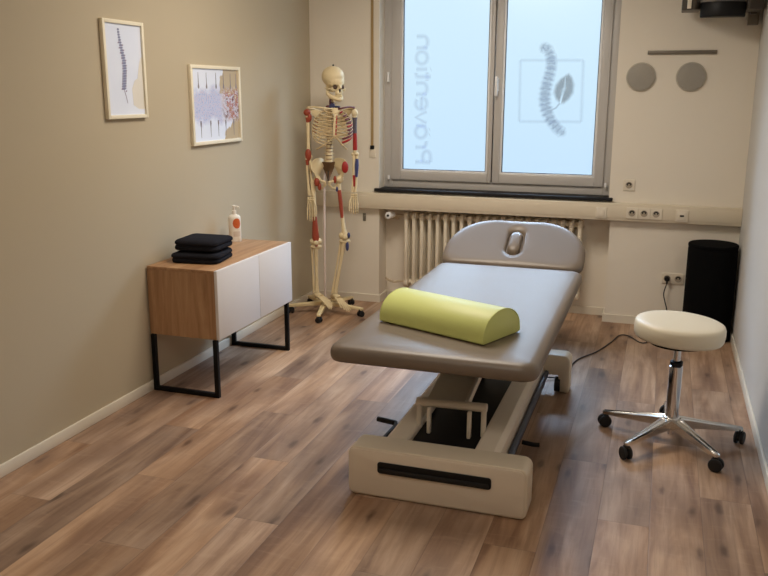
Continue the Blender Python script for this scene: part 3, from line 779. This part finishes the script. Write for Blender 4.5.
# half-round bolster
t = thing('bolster', 'lime green half-round bolster lying across the couch', 'bolster', (-.825, 3.352, .615), R(-22.6))
Wb, Hb, Lb = .137, .122, .272
half = [(-Wb, .004), (-Wb, .01)] + [( -Wb*math.cos(PI*k/28), .01+(Hb-.01)*math.sin(PI*k/28)**.85) for k in range(1, 28)] + [(Wb, .01), (Wb, .004), (Wb-.004, 0), (-Wb+.004, 0)]
m = MB(); rr_ = []
for f_, x in ((.96, -Lb-.001), (.99, -Lb+.001), (1, -Lb+.005), (1, Lb-.005), (.99, Lb-.001), (.96, Lb+.001)):
    rr_.append([(x, y*f_, .001+(z-.0)*f_) for y, z in half])
m.loft(rr_).build('bolster_body', bolster_mat, t, angle=50)
for q_ in (-1, 1): MB().tube([(q_*(Lb+.0005), y*.985, .002+z*.985) for y, z in half[:-2]], .0022, 6).build('piping', bolster_mat, t)

# ------------------------------------------------------------------ stool
def castor(name, parent, x, y, ang, r=.026, mat=black_rub, stem=.07):
    """twin-wheel castor, one mesh"""
    d_ = Vector((math.cos(ang), math.sin(ang), 0)); s_ = Vector((-d_.y, d_.x, 0)); c_ = Vector((x, y, r))
    m = MB()
    for q in (-1, 1): 
        a = c_+s_*q*.006; b_ = c_+s_*q*.021
        m.tube([a, a+s_*q*.003, b_-s_*q*.003, b_], [r*.9, r, r, r*.86], 22)
    m.tube([c_-s_*.006, c_+s_*.006], r*.6, 14)
    m.tube([c_+s_*-.012+Vector((0,0,r*.9)), c_+s_*.012+Vector((0,0,r*.9))], .010, 10)
    m.cyl(c_-d_*.012+Vector((0,0,r*.6)), c_-d_*.012+Vector((0,0,stem-r)), .006, n=10)
    return m.build(name, mat, parent)
t = stool = thing('roller_stool', 'round cream padded stool with chrome column on five castors', 'stool', (.128, 3.862, 0))
seat = MB().lathe([(.10,-.044),(.178,-.043),(.190,-.039),(.196,-.028),(.1985,0),(.1975,.022),(.192,.034),(.180,.040),(.14,.0425),(.06,.0435)], n=72).build('seat_cushion', stool_leather, stool, angle=80)
seat.location = (0, 0, .549); seat.rotation_euler = (0, R(2.5), 0)
MB().lathe([(.13,.485),(.13,.497)], n=40).build('seat_plate', black_met, stool)
MB().lathe([(.0165,.37),(.0165,.49)], n=24).build('piston_rod', chrome, stool)
MB().lathe([(.016,.375),(.025,.377),(.028,.382),(.028,.397),(.02,.402)], n=24).build('collar', black_pl, stool)
MB().lathe([(.018,.075),(.028,.08),(.030,.10),(.030,.375),(.026,.378)], n=32).build('gas_column', chrome, stool)
MB().lathe([(.02,.066),(.034,.072),(.042,.082),(.043,.115),(.036,.128),(.028,.132)], n=32).build('hub', alu, stool)
MB().lathe([(.005,.04),(.014,.042),(.015,.066)], n=16).build('lock_nut', chrome, stool)
for k in range(5):
    a = R([93, 162, 234, 306, 16][k]); d_ = Vector((math.cos(a), math.sin(a), 0)); s_ = Vector((-d_.y, d_.x, 0))
    m = MB()
    rg = []
    for rr0, wd, zt_, zb_ in ((.036,.030,.128,.080), (.08,.026,.121,.080), (.18,.020,.104,.074), (.28,.016,.090,.068), (.322,.014,.084,.067), (.330,.008,.081,.069)):
        c_ = d_*rr0; rg.append([c_-s_*wd+Vector((0,0,zb_)), c_-s_*wd+Vector((0,0,zt_-.004)), c_-s_*wd*.55+Vector((0,0,zt_)), c_-s_*wd*.35+Vector((0,0,zt_-.005)), c_+s_*wd*.35+Vector((0,0,zt_-.005)), c_+s_*wd*.55+Vector((0,0,zt_)), c_+s_*wd+Vector((0,0,zt_-.004)), c_+s_*wd+Vector((0,0,zb_))])
    m.loft(rg).build('base_leg', alu, stool)
    castor('castor', stool, d_.x*.32, d_.y*.32, [R(30), R(200), R(-60), R(-20), R(70)][k], r=.030, stem=.074)

# ------------------------------------------------------------------ skeleton
SK = thing('anatomical_skeleton', 'life-size model skeleton with painted muscles on a cream five-legged wheeled stand', 'skeleton', (-2.299, 5.492, 0), R(22.6))
def V3(*a): return Vector(a)
def bonep(name, mb, mat=bone, parent=None, vox=None): return mb.build(name, mat, parent or SK, angle=80)
# skull
rs = Matrix.Rotation(R(33), 4, 'Z')       # face turned to its left (picture right)
m = MB()
m.ell((0,.02,.075), (.073,.092,.072), 28, 18)            # cranium
m.ell((0,-.015,.045), (.062,.062,.05), 20, 12)           # forehead and temples
m.ell((0,-.05,.012), (.05,.03,.03), 16, 10)              # orbital block
m.ell((.044,-.045,-.008), (.016,.026,.013), 12, 8); m.ell((-.044,-.045,-.008), (.016,.026,.013), 12, 8)   # cheek bones
m.tube([(.052,-.03,-.006),(.062,.0,-.004),(.06,.03,.0)], .006, 8); m.tube([(-.052,-.03,-.006),(-.062,.0,-.004),(-.06,.03,.0)], .006, 8)
m.ell((0,-.058,-.028), (.028,.022,.026), 14, 10)         # upper jaw
m.ell((0,-.076,.0), (.009,.012,.014), 10, 8)             # nose bridge
m.ell((0,.03,.0), (.04,.05,.03), 14, 10)
me = remesh(m, .0042, 'skull', 5)
def dent(c, r, push):
    c = Vector(c)
    for v_ in me.vertices:
        d_ = v_.co - c; q = (d_.x/r[0])**2+(d_.y/r[1])**2+(d_.z/r[2])**2
        if q < 1: v_.co += Vector(push)*(1-q)**.5
dent((.031,-.078,.010), (.021,.045,.018), (-.006,.042,0)); dent((-.031,-.078,.010), (.021,.045,.018), (.006,.042,0))
dent((0,-.088,-.012), (.011,.03,.017), (0,.034,0))
dent((.075,-.03,.03), (.02,.03,.03), (-.006,0,0)); dent((-.075,-.03,.03), (.02,.03,.03), (.006,0,0))
me.update()
sk = obj_from(me, 'skull', bone, SK)
Hm = Matrix.Translation(V3(.094,-.01,1.617)) @ rs @ Matrix.Rotation(R(4), 4, 'X')
sk.matrix_local = Hm
m = MB()
m.tube([(.052,.012,-.01),(.05,.004,-.038),(.042,-.02,-.056),(.024,-.056,-.068),(0,-.070,-.072),(-.024,-.056,-.068),(-.042,-.02,-.056),(-.05,.004,-.038),(-.052,.012,-.01)], [.008,.014,.016,.015,.018,.015,.016,.014,.008], 10)
m.ell((0,-.066,-.074), (.018,.014,.014), 12, 8)
m.build('jaw', bone, sk, angle=80)
m = MB()
for k in range(12):
    a = R(-90+(k-5.5)*13); 
    for z_, h_ in ((-.048, .006), (-.058, .006)):
        x, y = .027*math.cos(a), -.05+.028*math.sin(a)
        m.ell((x, y, z_), (.0034, .0034, .0062), 6, 5)
m.build('teeth', stand_mat, sk)
MB().cyl((0,.02,.142),(0,.02,.158),.008,.005,n=10).build('hanging_screw', black_pl, sk)
for q_ in (-.03, .03): MB().ell((q_*.98,-.055,.008), (.0165,.009,.014), 14, 10).build('eye_socket_shade', eye_shade, sk)  # brown bodies stand in for the shade inside the eye sockets
MB().ell((0,-.066,-.014), (.009,.010,.014), 10, 8).build('nose_shade', dark_hole, sk)  # dark body painted in as the shade of the nasal cavity
# spine
spine = [(.082,.02,1.545),(.083,.005,1.50),(.078,.02,1.46),(.07,.055,1.40),(.064,.06,1.33),(.058,.045,1.26),(.054,.01,1.20),(.052,-.015,1.15),(.051,-.01,1.113),(.048,.02,1.09)]
def at_z(path, z):
    for a, b_ in zip(path, path[1:]):
        if b_[2] <= z <= a[2]:
            u = (a[2]-z)/(a[2]-b_[2]); return Vector(a).lerp(Vector(b_), u)
    return Vector(path[-1] if z < path[-1][2] else path[0])
zs = [1.543-.0155*i for i in range(7)] + [1.432-.0178*i for i in range(12)] + [1.214-.0245*i for i in range(5)]
for i, z in enumerate(zs):
    c_ = at_z(spine, z); r_ = .014+.013*i/23; h_ = (.0105 if i < 7 else .013 if i < 19 else .018)
    m = MB(); m.lathe([(r_*.9,-h_/2),(r_,-h_/2+.002),(r_*.85,0),(r_,h_/2-.002),(r_*.9,h_/2)], c_, 14)
    m.tube([c_+V3(0,r_*.8,0), c_+V3(0,r_+.022,-.008 if i < 19 else 0)], [.007,.004], 6)
    m.tube([c_+V3(-r_-.012,r_*.8,0), c_+V3(0,r_*.6,0), c_+V3(r_+.012,r_*.8,0)], [.003,.006,.003], 6)
    v_ = m.build('vertebra', bone, SK, angle=60)
    if i < 23:
        zn = (z+zs[i+1])/2; cd = at_z(spine, zn)
        MB().lathe([(r_*.82,-.004),(r_*.86,0),(r_*.82,.004)], cd, 12).build('disc', disc_m, v_)
MB().ell((.078,-.005,1.495), (.02,.01,.022), 10, 8).ell((.115,.01,1.488), (.022,.012,.008), 10, 8).build('neck_muscle', m_blue, SK)
MB().ell((.065,.0,1.515), (.008,.012,.03), 10, 8).ell((.052,.012,1.49), (.02,.012,.01), 10, 8).build('neck_muscle', m_purple, SK)
# rib cage
cxr = .071
RW = [.062,.092,.112,.126,.134,.138,.140,.140,.136,.128,.114,.096]
for i in range(12):
    for s_ in (-1, 1):
        z0_ = 1.478-.0178*i; w_ = RW[i]; cz = at_z(spine, z0_)
        drop = .030+.0065*i if i < 10 else .05
        yb_ = cz.y+.012; dep = min(.075+.012*i, .13)
        pts = []
        a_end = (1.0 if i < 7 else .9 if i < 10 else .55); K = 18
        for k in range(K+1):
            u = k/K*a_end; ang = PI*u       # 0 at the spine, PI at the front
            x = cz.x*(1-u)+.088*u + s_*w_*math.sin(ang*.985)**.8 if ang > 0 else cz.x
            y = yb_ - (yb_+dep*.75)*(1-math.cos(ang))/2
            if u < .3: y += .018*math.sin(PI*u/.3)
            z = z0_ - drop*u*1.15 + .004*math.sin(PI*u)
            pts.append((x if k else cz.x+s_*.012, y, z))
        nb = int(len(pts)*.84) if i < 7 else len(pts)
        m = MB().tube(pts[:nb], [.0066 if i else .0075]*nb, 7, .62)
        rb = m.build('rib', bone, SK)
        if i < 7: MB().tube(pts[nb-1:], .0048, 7, .8).build('cartilage', bone_d, rb)
        if s_ > 0 and i < 9 and nb > 9:       # painted muscle between the ribs
            seg = pts[7:nb]
            MB().tube([Vector(p)+V3(0,-.004,-.005) for p in seg], .0086, 6, .8).build('painted_muscle', m_purple if i % 4 else m_red, rb)
        elif s_ < 0 and 2 < i < 7:
            MB().tube([Vector(p)+V3(0,-.002,-.005) for p in pts[10:14]], .0035, 6, .7).build('painted_muscle', m_rust, rb)
for s_ in (-1, 1):     # the arch of cartilage below the breastbone
    MB().tube(spline([(.09,-.092,1.295),(.09+s_*.03,-.095,1.262),(.08+s_*.07,-.088,1.225),(.072+s_*.105,-.06,1.20)]), .0058, 7).build('costal_arch', bone_d, SK)
m = MB(); m.loft([[(x+sx*w_, y+dy, z) for sx, dy in ((-1,0),(-.5,-.005),(.5,-.005),(1,0),(.5,.005),(-.5,.005))] for x, y, z, w_ in ((.102,-.04,1.482,.022),(.102,-.048,1.46,.024),(.10,-.058,1.43,.012),(.098,-.07,1.38,.013),(.095,-.082,1.33,.015),(.092,-.09,1.29,.009),(.092,-.09,1.27,.004))])
st = m.build('sternum', bone, SK, angle=80)
MB().tube([(.110,-.060,1.43),(.106,-.078,1.38),(.103,-.09,1.33),(.10,-.096,1.30)], .0055, 7).build('painted_muscle', m_red, st)
# shoulders and arms: side -1 is picture left
ARM = {-1: dict(sh=(-.093,.02,1.445), el=(-.092,.0,1.145), wr=(-.080,-.02,.872), hand=-.185),
        1: dict(sh=(.236,.0,1.447), el=(.238,.01,1.160), wr=(.228,-.01,.892), hand=-.15)}
for s_ in (-1, 1):
    A = ARM[s_]; sh, el, wr = Vector(A['sh']), Vector(A['el']), Vector(A['wr'])
    MB().tube(spline([(.10+s_*.022,-.045,1.475),(.085+s_*.07,-.06,1.482),(.078+s_*.12,-.02,1.488),(.072+s_*.162,.01,1.483)]), [.009]+[.006]*22+[.008]*2, 8).build('clavicle', bone if s_ < 0 else m_purple, SK)
    m = MB(); m.prism([(0,0),(.03,.075),(.09,.095),(.10,.075),(.062,.03),(.03,-.06)], (.071+s_*.055,.085,1.385), (s_*1,-.25,0), (0,.0,1), (0,-.006,0))
    m.tube([(.071+s_*.07,.095,1.455),(.071+s_*.13,.06,1.475),(.071+s_*.165,.02,1.478)], [.005,.007,.010], 8)
    scp = m.build('scapula', bone if s_ < 0 else bone_d, SK, angle=50)
    m = MB().ell(sh, (.024,.024,.026), 14, 10).tube([sh+V3(0,0,-.01), sh.lerp(el,.2), sh.lerp(el,.5), sh.lerp(el,.85), el], [.018,.013,.0115,.013,.017], 12)
    m.ell(el+V3(-.014,0,0), (.014,.012,.014), 10, 8).ell(el+V3(.014,0,0), (.014,.012,.014), 10, 8)
    hum = bonep('humerus', m)
    if s_ < 0:
        MB().ell(sh+V3(-.004,-.008,.004), (.026,.024,.024), 14, 10).ell(sh+V3(.012,-.012,-.03), (.016,.014,.03), 12, 8).tube([sh.lerp(el,.1),sh.lerp(el,.22)], [.017,.013], 10).build('painted_muscle', m_rust, hum)
        MB().ell(el+V3(-.002,-.004,.01), (.023,.019,.045), 14, 10).build('painted_muscle', m_rust, hum)
    else:
        MB().tube([sh+V3(0,0,-.03), sh.lerp(el,.2), sh.lerp(el,.5)], [.019,.0145,.0135], 12).build('painted_muscle', simple('slate_muscle_paint', srgb(92,88,100), .5), hum)
        MB().tube([sh.lerp(el,.48), sh.lerp(el,.7), sh.lerp(el,.9)], [.0135,.0155,.0165], 12).build('painted_muscle', m_red, hum)
    ra = MB().tube([el+V3(s_*.012,-.004,-.012), el.lerp(wr,.3)+V3(s_*.016,0,0), el.lerp(wr,.7)+V3(s_*.014,0,0), wr+V3(s_*.010,0,0)], [.012,.008,.0085,.013], 10)
    rad_ = bonep('radius', ra)
    ul = MB().tube([el+V3(-s_*.006,.008,.008), el.lerp(wr,.15)+V3(-s_*.009,0,0), el.lerp(wr,.6)+V3(-s_*.010,0,0), wr+V3(-s_*.012,0,0)], [.014,.010,.007,.009], 10)
    bonep('ulna', ul)
    if s_ > 0:
        MB().tube([el.lerp(wr,.12)+V3(.014,-.004,0), el.lerp(wr,.3)+V3(.014,-.004,0), el.lerp(wr,.6)+V3(.013,-.004,0)], [.011,.015,.010], 10).build('painted_muscle', m_blue, rad_)
        MB().tube([el.lerp(wr,.55)+V3(-.005,-.004,0), el.lerp(wr,.85)+V3(0,-.004,0)], [.010,.008], 10).build('painted_muscle', m_red, rad_)
    else:
        MB().tube([el.lerp(wr,.08)+V3(-.012,-.004,0), el.lerp(wr,.22)+V3(-.012,-.004,0)], [.013,.010], 10).build('painted_muscle', m_rust, rad_)
    # hand: wrist bones, five bony rays
    m = MB(); dn = A['hand']
    for q in range(4):
        m.ell(wr+V3(-.018+.012*q,-.002,-.018), (.0075,.007,.009), 8, 6); m.ell(wr+V3(-.018+.012*q,-.002,-.032), (.0075,.007,.008), 8, 6)
    Lr = abs(dn)
    for q, (fx, ln) in enumerate(((-.024,.86),(-.009,.97),(.006,1.0),(.021,.92))):
        fx *= -s_; b0 = wr+V3(fx*.8,-.002,-.038)
        p1 = b0+V3(fx*.25,-.006,-Lr*.33); p2 = p1+V3(fx*.05,-.010,-Lr*.22*ln); p3 = p2+V3(0,.0,-Lr*.14*ln); p4 = p3+V3(0,.006,-Lr*.10*ln)
        m.tube([b0, b0.lerp(p1,.15), b0.lerp(p1,.5), b0.lerp(p1,.9), p1], [.006,.0055,.0038,.0055,.0065], 8)
        for a_, b_ in ((p1,p2),(p2,p3),(p3,p4)): m.tube([a_, a_.lerp(b_,.2), a_.lerp(b_,.5), a_.lerp(b_,.88), b_], [.0062,.0048,.0036,.005,.0045], 8)
    b0 = wr+V3(s_*-.018,-.01,-.03); p1 = b0+V3(-s_*.016,-.018,-.042); p2 = p1+V3(-s_*.003,-.01,-.034); p3 = p2+V3(0,-.003,-.026)
    for a_, b_ in ((b0,p1),(p1,p2),(p2,p3)): m.tube([a_, a_.lerp(b_,.2), a_.lerp(b_,.5), a_.lerp(b_,.88), b_], [.0065,.0055,.0042,.0055,.005], 8)
    bonep('hand', m)
# pelvis
m = MB()
for s_ in (-1, 1):
    c_ = V3(.052+s_*.05, .02, 1.07)
    # iliac wing: a curved blade
    g = []
    for r_i, (z, xin, xout, yy, thk) in enumerate(((1.13,.045,.105,.03,.012),(1.115,.035,.122,.02,.012),(1.095,.03,.132,.01,.011),(1.07,.035,.132,.0,.010),(1.045,.05,.12,-.005,.010),(1.02,.062,.102,-.01,.013),(.995,.068,.096,-.01,.016))):
        rr2 = []
        NB = 8
        for k in range(NB+1):
            u = k/NB; x = xin+(xout-xin)*u; y = .055*(1-u)**1.3 - .045*u + yy*.3
            rr2.append(V3(.052+s_*x, y-thk*.5, z+ (.008*math.sin(PI*u) if r_i == 0 else 0)))
        for k in range(NB, -1, -1):
            u = k/NB; x = xin+(xout-xin)*u; y = .055*(1-u)**1.3 - .045*u + yy*.3
            rr2.append(V3(.052+s_*x, y+thk*.5, z+ (.008*math.sin(PI*u) if r_i == 0 else 0)))
        g.append(rr2)
    m.loft(g)
    m.ell((.047+s_*.082,-.01,.985), (.028,.026,.028), 12, 8)
    m.tube([(.045+s_*.075,-.02,.99),(.04+s_*.04,-.045,.975),(.036+s_*.008,-.055,.965)], [.013,.010,.012], 8)
    m.tube([(.045+s_*.075,.0,.975),(.042+s_*.065,.0,.94),(.04+s_*.055,-.008,.915)], [.015,.013,.014], 8)
    m.tube([(.04+s_*.055,-.008,.915),(.038+s_*.03,-.035,.93),(.036+s_*.008,-.052,.955)], [.012,.008,.010], 8)
pe = remesh(m, .0052, 'pelvis', 3); pel = obj_from(pe, 'pelvis', bone, SK)
m = MB(); m.loft([[(.048+a*w_, y+b_*.012, z) for a, b_ in ((-1,0),(-.5,-1),(.5,-1),(1,0),(.5,1),(-.5,1))] for z, w_, y in ((1.105,.045,.03),(1.08,.048,.05),(1.05,.036,.065),(1.02,.024,.068),(.99,.013,.06),(.965,.006,.048))])
sac = m.build('sacrum', disc_m, SK, angle=60)
MB().tube([(.046,.0,1.045),(.044,-.005,1.01),(.043,.0,.972)], .0045, 8).build('pelvic_cord', dark_hole, SK)
MB().ell((.052+.112,-.042,1.072), (.024,.016,.042), 14, 10).build('painted_muscle', m_red, pel)
MB().ell((.052-.088,-.04,.968), (.02,.018,.03), 12, 8).ell((.052-.07,-.03,.935), (.014,.016,.028), 12, 8).build('painted_muscle', m_rust, pel)
MB().ell((.052+.04,-.045,.985), (.012,.012,.028), 12, 8).build('painted_muscle', m_rust, pel)
# legs
LEG = {-1: dict(hip=(-.035,-.005,.985), tr=(-.062,.0,.955), kn=(-.05,-.02,.525), an=(-.048,-.03,.165), toe=(.06,-.13,.075)),
        1: dict(hip=(.128,-.005,.985), tr=(.155,.0,.955), kn=(.158,-.03,.565), an=(.086,-.04,.158), toe=(.168,-.15,.055))}
for s_ in (-1, 1):
    A = LEG[s_]; hip, tr, kn, an, toe = [Vector(A[k]) for k in ('hip','tr','kn','an','toe')]
    if s_ > 0: tr = V3(.118,.0,.945); 
    m = MB().ell(hip+V3(0,0,-.004), (.022,.022,.022), 12, 8).tube([hip, tr+V3(0,0,.012)], [.014,.017], 10).ell(tr+V3(0,.005,.005), (.02,.02,.024), 12, 8)
    m.tube([tr, tr.lerp(kn,.12), tr.lerp(kn,.5), tr.lerp(kn,.82), kn+V3(0,0,.02)], [.019,.015,.0125,.015,.022], 12)
    m.ell(kn+V3(-.020,.004,.014), (.024,.028,.025), 12, 8).ell(kn+V3(.020,.004,.014), (.024,.028,.025), 12, 8)
    fe = bonep('femur', m)
    if s_ > 0:
        MB().tube([tr.lerp(kn,.1)+V3(0,-.004,0), tr.lerp(kn,.3)+V3(0,-.004,0), tr.lerp(kn,.62)+V3(-.002,-.004,0)], [.015,.0155,.012], 10).build('painted_muscle', m_rust, fe)
        MB().ell(kn+V3(.028,-.016,.02), (.012,.012,.022), 10, 8).ell(tr+V3(-.012,-.012,-.03), (.010,.012,.02), 10, 8).build('painted_muscle', m_blue, fe)
    else:
        MB().tube([tr.lerp(kn,.55)+V3(.0,-.006,0), tr.lerp(kn,.7)+V3(.0,-.008,0), tr.lerp(kn,.9)+V3(0,-.012,0), kn+V3(.004,-.026,-.02)], [.014,.02,.026,.008], 12).build('painted_muscle', m_rust, fe)
    bonep('patella', MB().ell(kn+V3(0,-.03,.008), (.017,.010,.019), 12, 8))
    m = MB().ell(kn+V3(0,0,-.024), (.042,.027,.020), 14, 8).tube([kn+V3(0,0,-.025), kn.lerp(an,.12)+V3(0,0,0), kn.lerp(an,.5), kn.lerp(an,.9), an], [.026,.017,.0115,.0125,.018], 12)
    ti = bonep('tibia', m)
    if s_ > 0: MB().ell(kn+V3(.018,-.018,-.06), (.012,.012,.035), 10, 8).build('painted_muscle', m_blue, ti)
    fs = .030 if s_ < 0 else .028
    bonep('fibula', MB().tube([kn+V3(-fs,.012,-.035), kn.lerp(an,.5)+V3(-fs+.004,.01,0), an+V3(-.022,.008,-.006)], [.009,.0058,.0095], 8))
    # foot: ankle block, heel, five rays fanned towards the toes
    f_ = toe-an; f0 = V3(f_.x, f_.y, 0).normalized(); sd = V3(-f0.y, f0.x, 0)
    m = MB().ell(an+V3(0,0,-.018), (.022,.022,.018), 12, 8)
    heel = an - f0*.035 + V3(0,0,-.045 if s_ > 0 else -.05)
    m.tube([an+V3(0,0,-.02), heel+V3(0,0,.008), heel], [.018,.02,.014], 10)
    for q in range(5):
        o_ = (q-2)*.0115; ln = (1,1.04,.98,.9,.8)[q] if s_ < 0 else (.8,.9,.98,1.04,1)[q]
        a_ = an+f_*.22+sd*o_*.8+V3(0,0,-.008); b_ = an+f_*.72*ln+sd*o_*1.2; c_ = an+f_*1.02*ln+sd*o_*1.35+V3(0,0,-.004)
        m.tube([a_, a_.lerp(b_,.5), b_], [.0095,.006,.008], 8); m.tube([b_, b_.lerp(c_,.5), c_], [.007,.005,.0055], 8)
    m.tube([an+f_*.0+V3(0,0,-.02), an+f_*.3+V3(0,0,-.006)], [.022,.024], 10)
    bonep('foot', m)
# pole and stand
MB().tube([(.012,.02,.09), (.012,.025,.5), (.016,.085,1.0), (.035,.095,1.06)], .0085, 14).build('pole', pole_mat, SK)
MB().lathe([(.03,.050),(.036,.056),(.036,.088),(.02,.100),(.0095,.115)], (.012,.02,0), 20).build('stand_hub', stand_mat, SK)
for wx, wy in ((-2.225, 5.222), (-2.003, 5.478), (-2.190, 5.775), (-2.500, 5.700), (-2.525, 5.405)):
    dx_, dy_ = wx+2.299, wy-5.492; c22, s22 = math.cos(R(22.6)), math.sin(R(22.6))
    e_ = V3(dx_*c22+dy_*s22, -dx_*s22+dy_*c22, 0); h0 = V3(.012,.02,0); d_ = (e_-h0); L_ = d_.length; d_.normalize(); s_ = V3(-d_.y, d_.x, 0)
    rg = []
    for rr0, wd, zb_, zt_ in ((.02,.020,.056,.086), (.12,.018,.053,.078), (L_+.010,.014,.047,.066), (L_+.018,.011,.048,.064)):
        c_ = h0+d_*rr0; rg.append([c_-s_*wd+V3(0,0,zb_), c_-s_*wd+V3(0,0,zt_), c_+s_*wd+V3(0,0,zt_), c_+s_*wd+V3(0,0,zb_)])
    MB().loft(rg).build('stand_leg', stand_mat, SK, bevel=.003)
    castor('castor', SK, e_.x, e_.y, math.atan2(d_.y, d_.x)+1.2, r=.021, stem=.055)

# ------------------------------------------------------------------ light
def area(name, loc, rot, sx, sy, power, col):
    l = bpy.data.lights.new(name, 'AREA'); l.shape = 'RECTANGLE'; l.size = sx; l.size_y = sy; l.energy = power; l.color = col
    o = bpy.data.objects.new(name, l); C.objects.link(o); o.location = loc; o.rotation_euler = rot; return o
warm = (1, .895, .76)
area('ceiling_lamp_light', (-1.2, 4.1, 2.60), (0,0,0), .9, .9, 40, warm)
area('ceiling_lamp_light', (-.7, .9, 2.60), (0,0,0), .9, .9, 19, warm)
# bright sky seen steeply through the clear part of the panes
s = area('sky_light', (-1.2, 11.0, 5.6), (0,0,0), 16.0, 3.2, 19000, (.58, .76, 1))
s.rotation_euler = (Vector((-1.1, 5.9, 1.6))-s.location).to_track_quat('-Z', 'Y').to_euler()
W = bpy.data.worlds.new('sky'); sc.world = W; W.use_nodes = True; nt = W.node_tree; bg = nt.nodes['Background']
tcw = nt.nodes.new('ShaderNodeTexCoord'); sx_ = nt.nodes.new('ShaderNodeSeparateXYZ'); nt.links.new(tcw.outputs['Generated'], sx_.inputs[0])
mr = nt.nodes.new('ShaderNodeMapRange'); mr.inputs[1].default_value = -.12; mr.inputs[2].default_value = .12; nt.links.new(sx_.outputs[2], mr.inputs[0])
cr = nt.nodes.new('ShaderNodeValToRGB'); nt.links.new(mr.outputs[0], cr.inputs[0])
cr.color_ramp.elements[0].color = (.36,.56,.95,1); cr.color_ramp.elements[1].color = (.85,1,1,1)
nt.links.new(cr.outputs[0], bg.inputs[0]); bg.inputs[1].default_value = 1.3

# ------------------------------------------------------------------ camera
f_px, yaw, pitch, roll = 830.0, .321634, .233447, .003127
cy_, sy_, cp, sp_ = math.cos(yaw), math.sin(yaw), math.cos(pitch), math.sin(pitch)
Fv = Vector((-sy_*cp, cy_*cp, -sp_)); Rv = Vector((cy_, sy_, 0)); Uv = Rv.cross(Fv)
R2 = Rv*math.cos(roll)+Uv*math.sin(roll); U2 = -Rv*math.sin(roll)+Uv*math.cos(roll)
cam = bpy.data.cameras.new('camera'); co = bpy.data.objects.new('camera', cam); C.objects.link(co)
cam.sensor_width = 36; cam.lens = f_px/768*36; cam.clip_start = .05
co.matrix_world = Matrix(((R2.x, U2.x, -Fv.x, 0), (R2.y, U2.y, -Fv.y, 0), (R2.z, U2.z, -Fv.z, 1.6), (0,0,0,1)))
sc.camera = co

sc.view_settings.view_transform = 'Standard'; sc.view_settings.look = 'None'; sc.view_settings.gamma = 1; sc.view_settings.use_curve_mapping = False
sc.view_settings.exposure = 0.0
sc.cycles.use_denoising = True
sc.cycles.max_bounces = 8; sc.cycles.diffuse_bounces = 5; sc.cycles.sample_clamp_indirect = 6
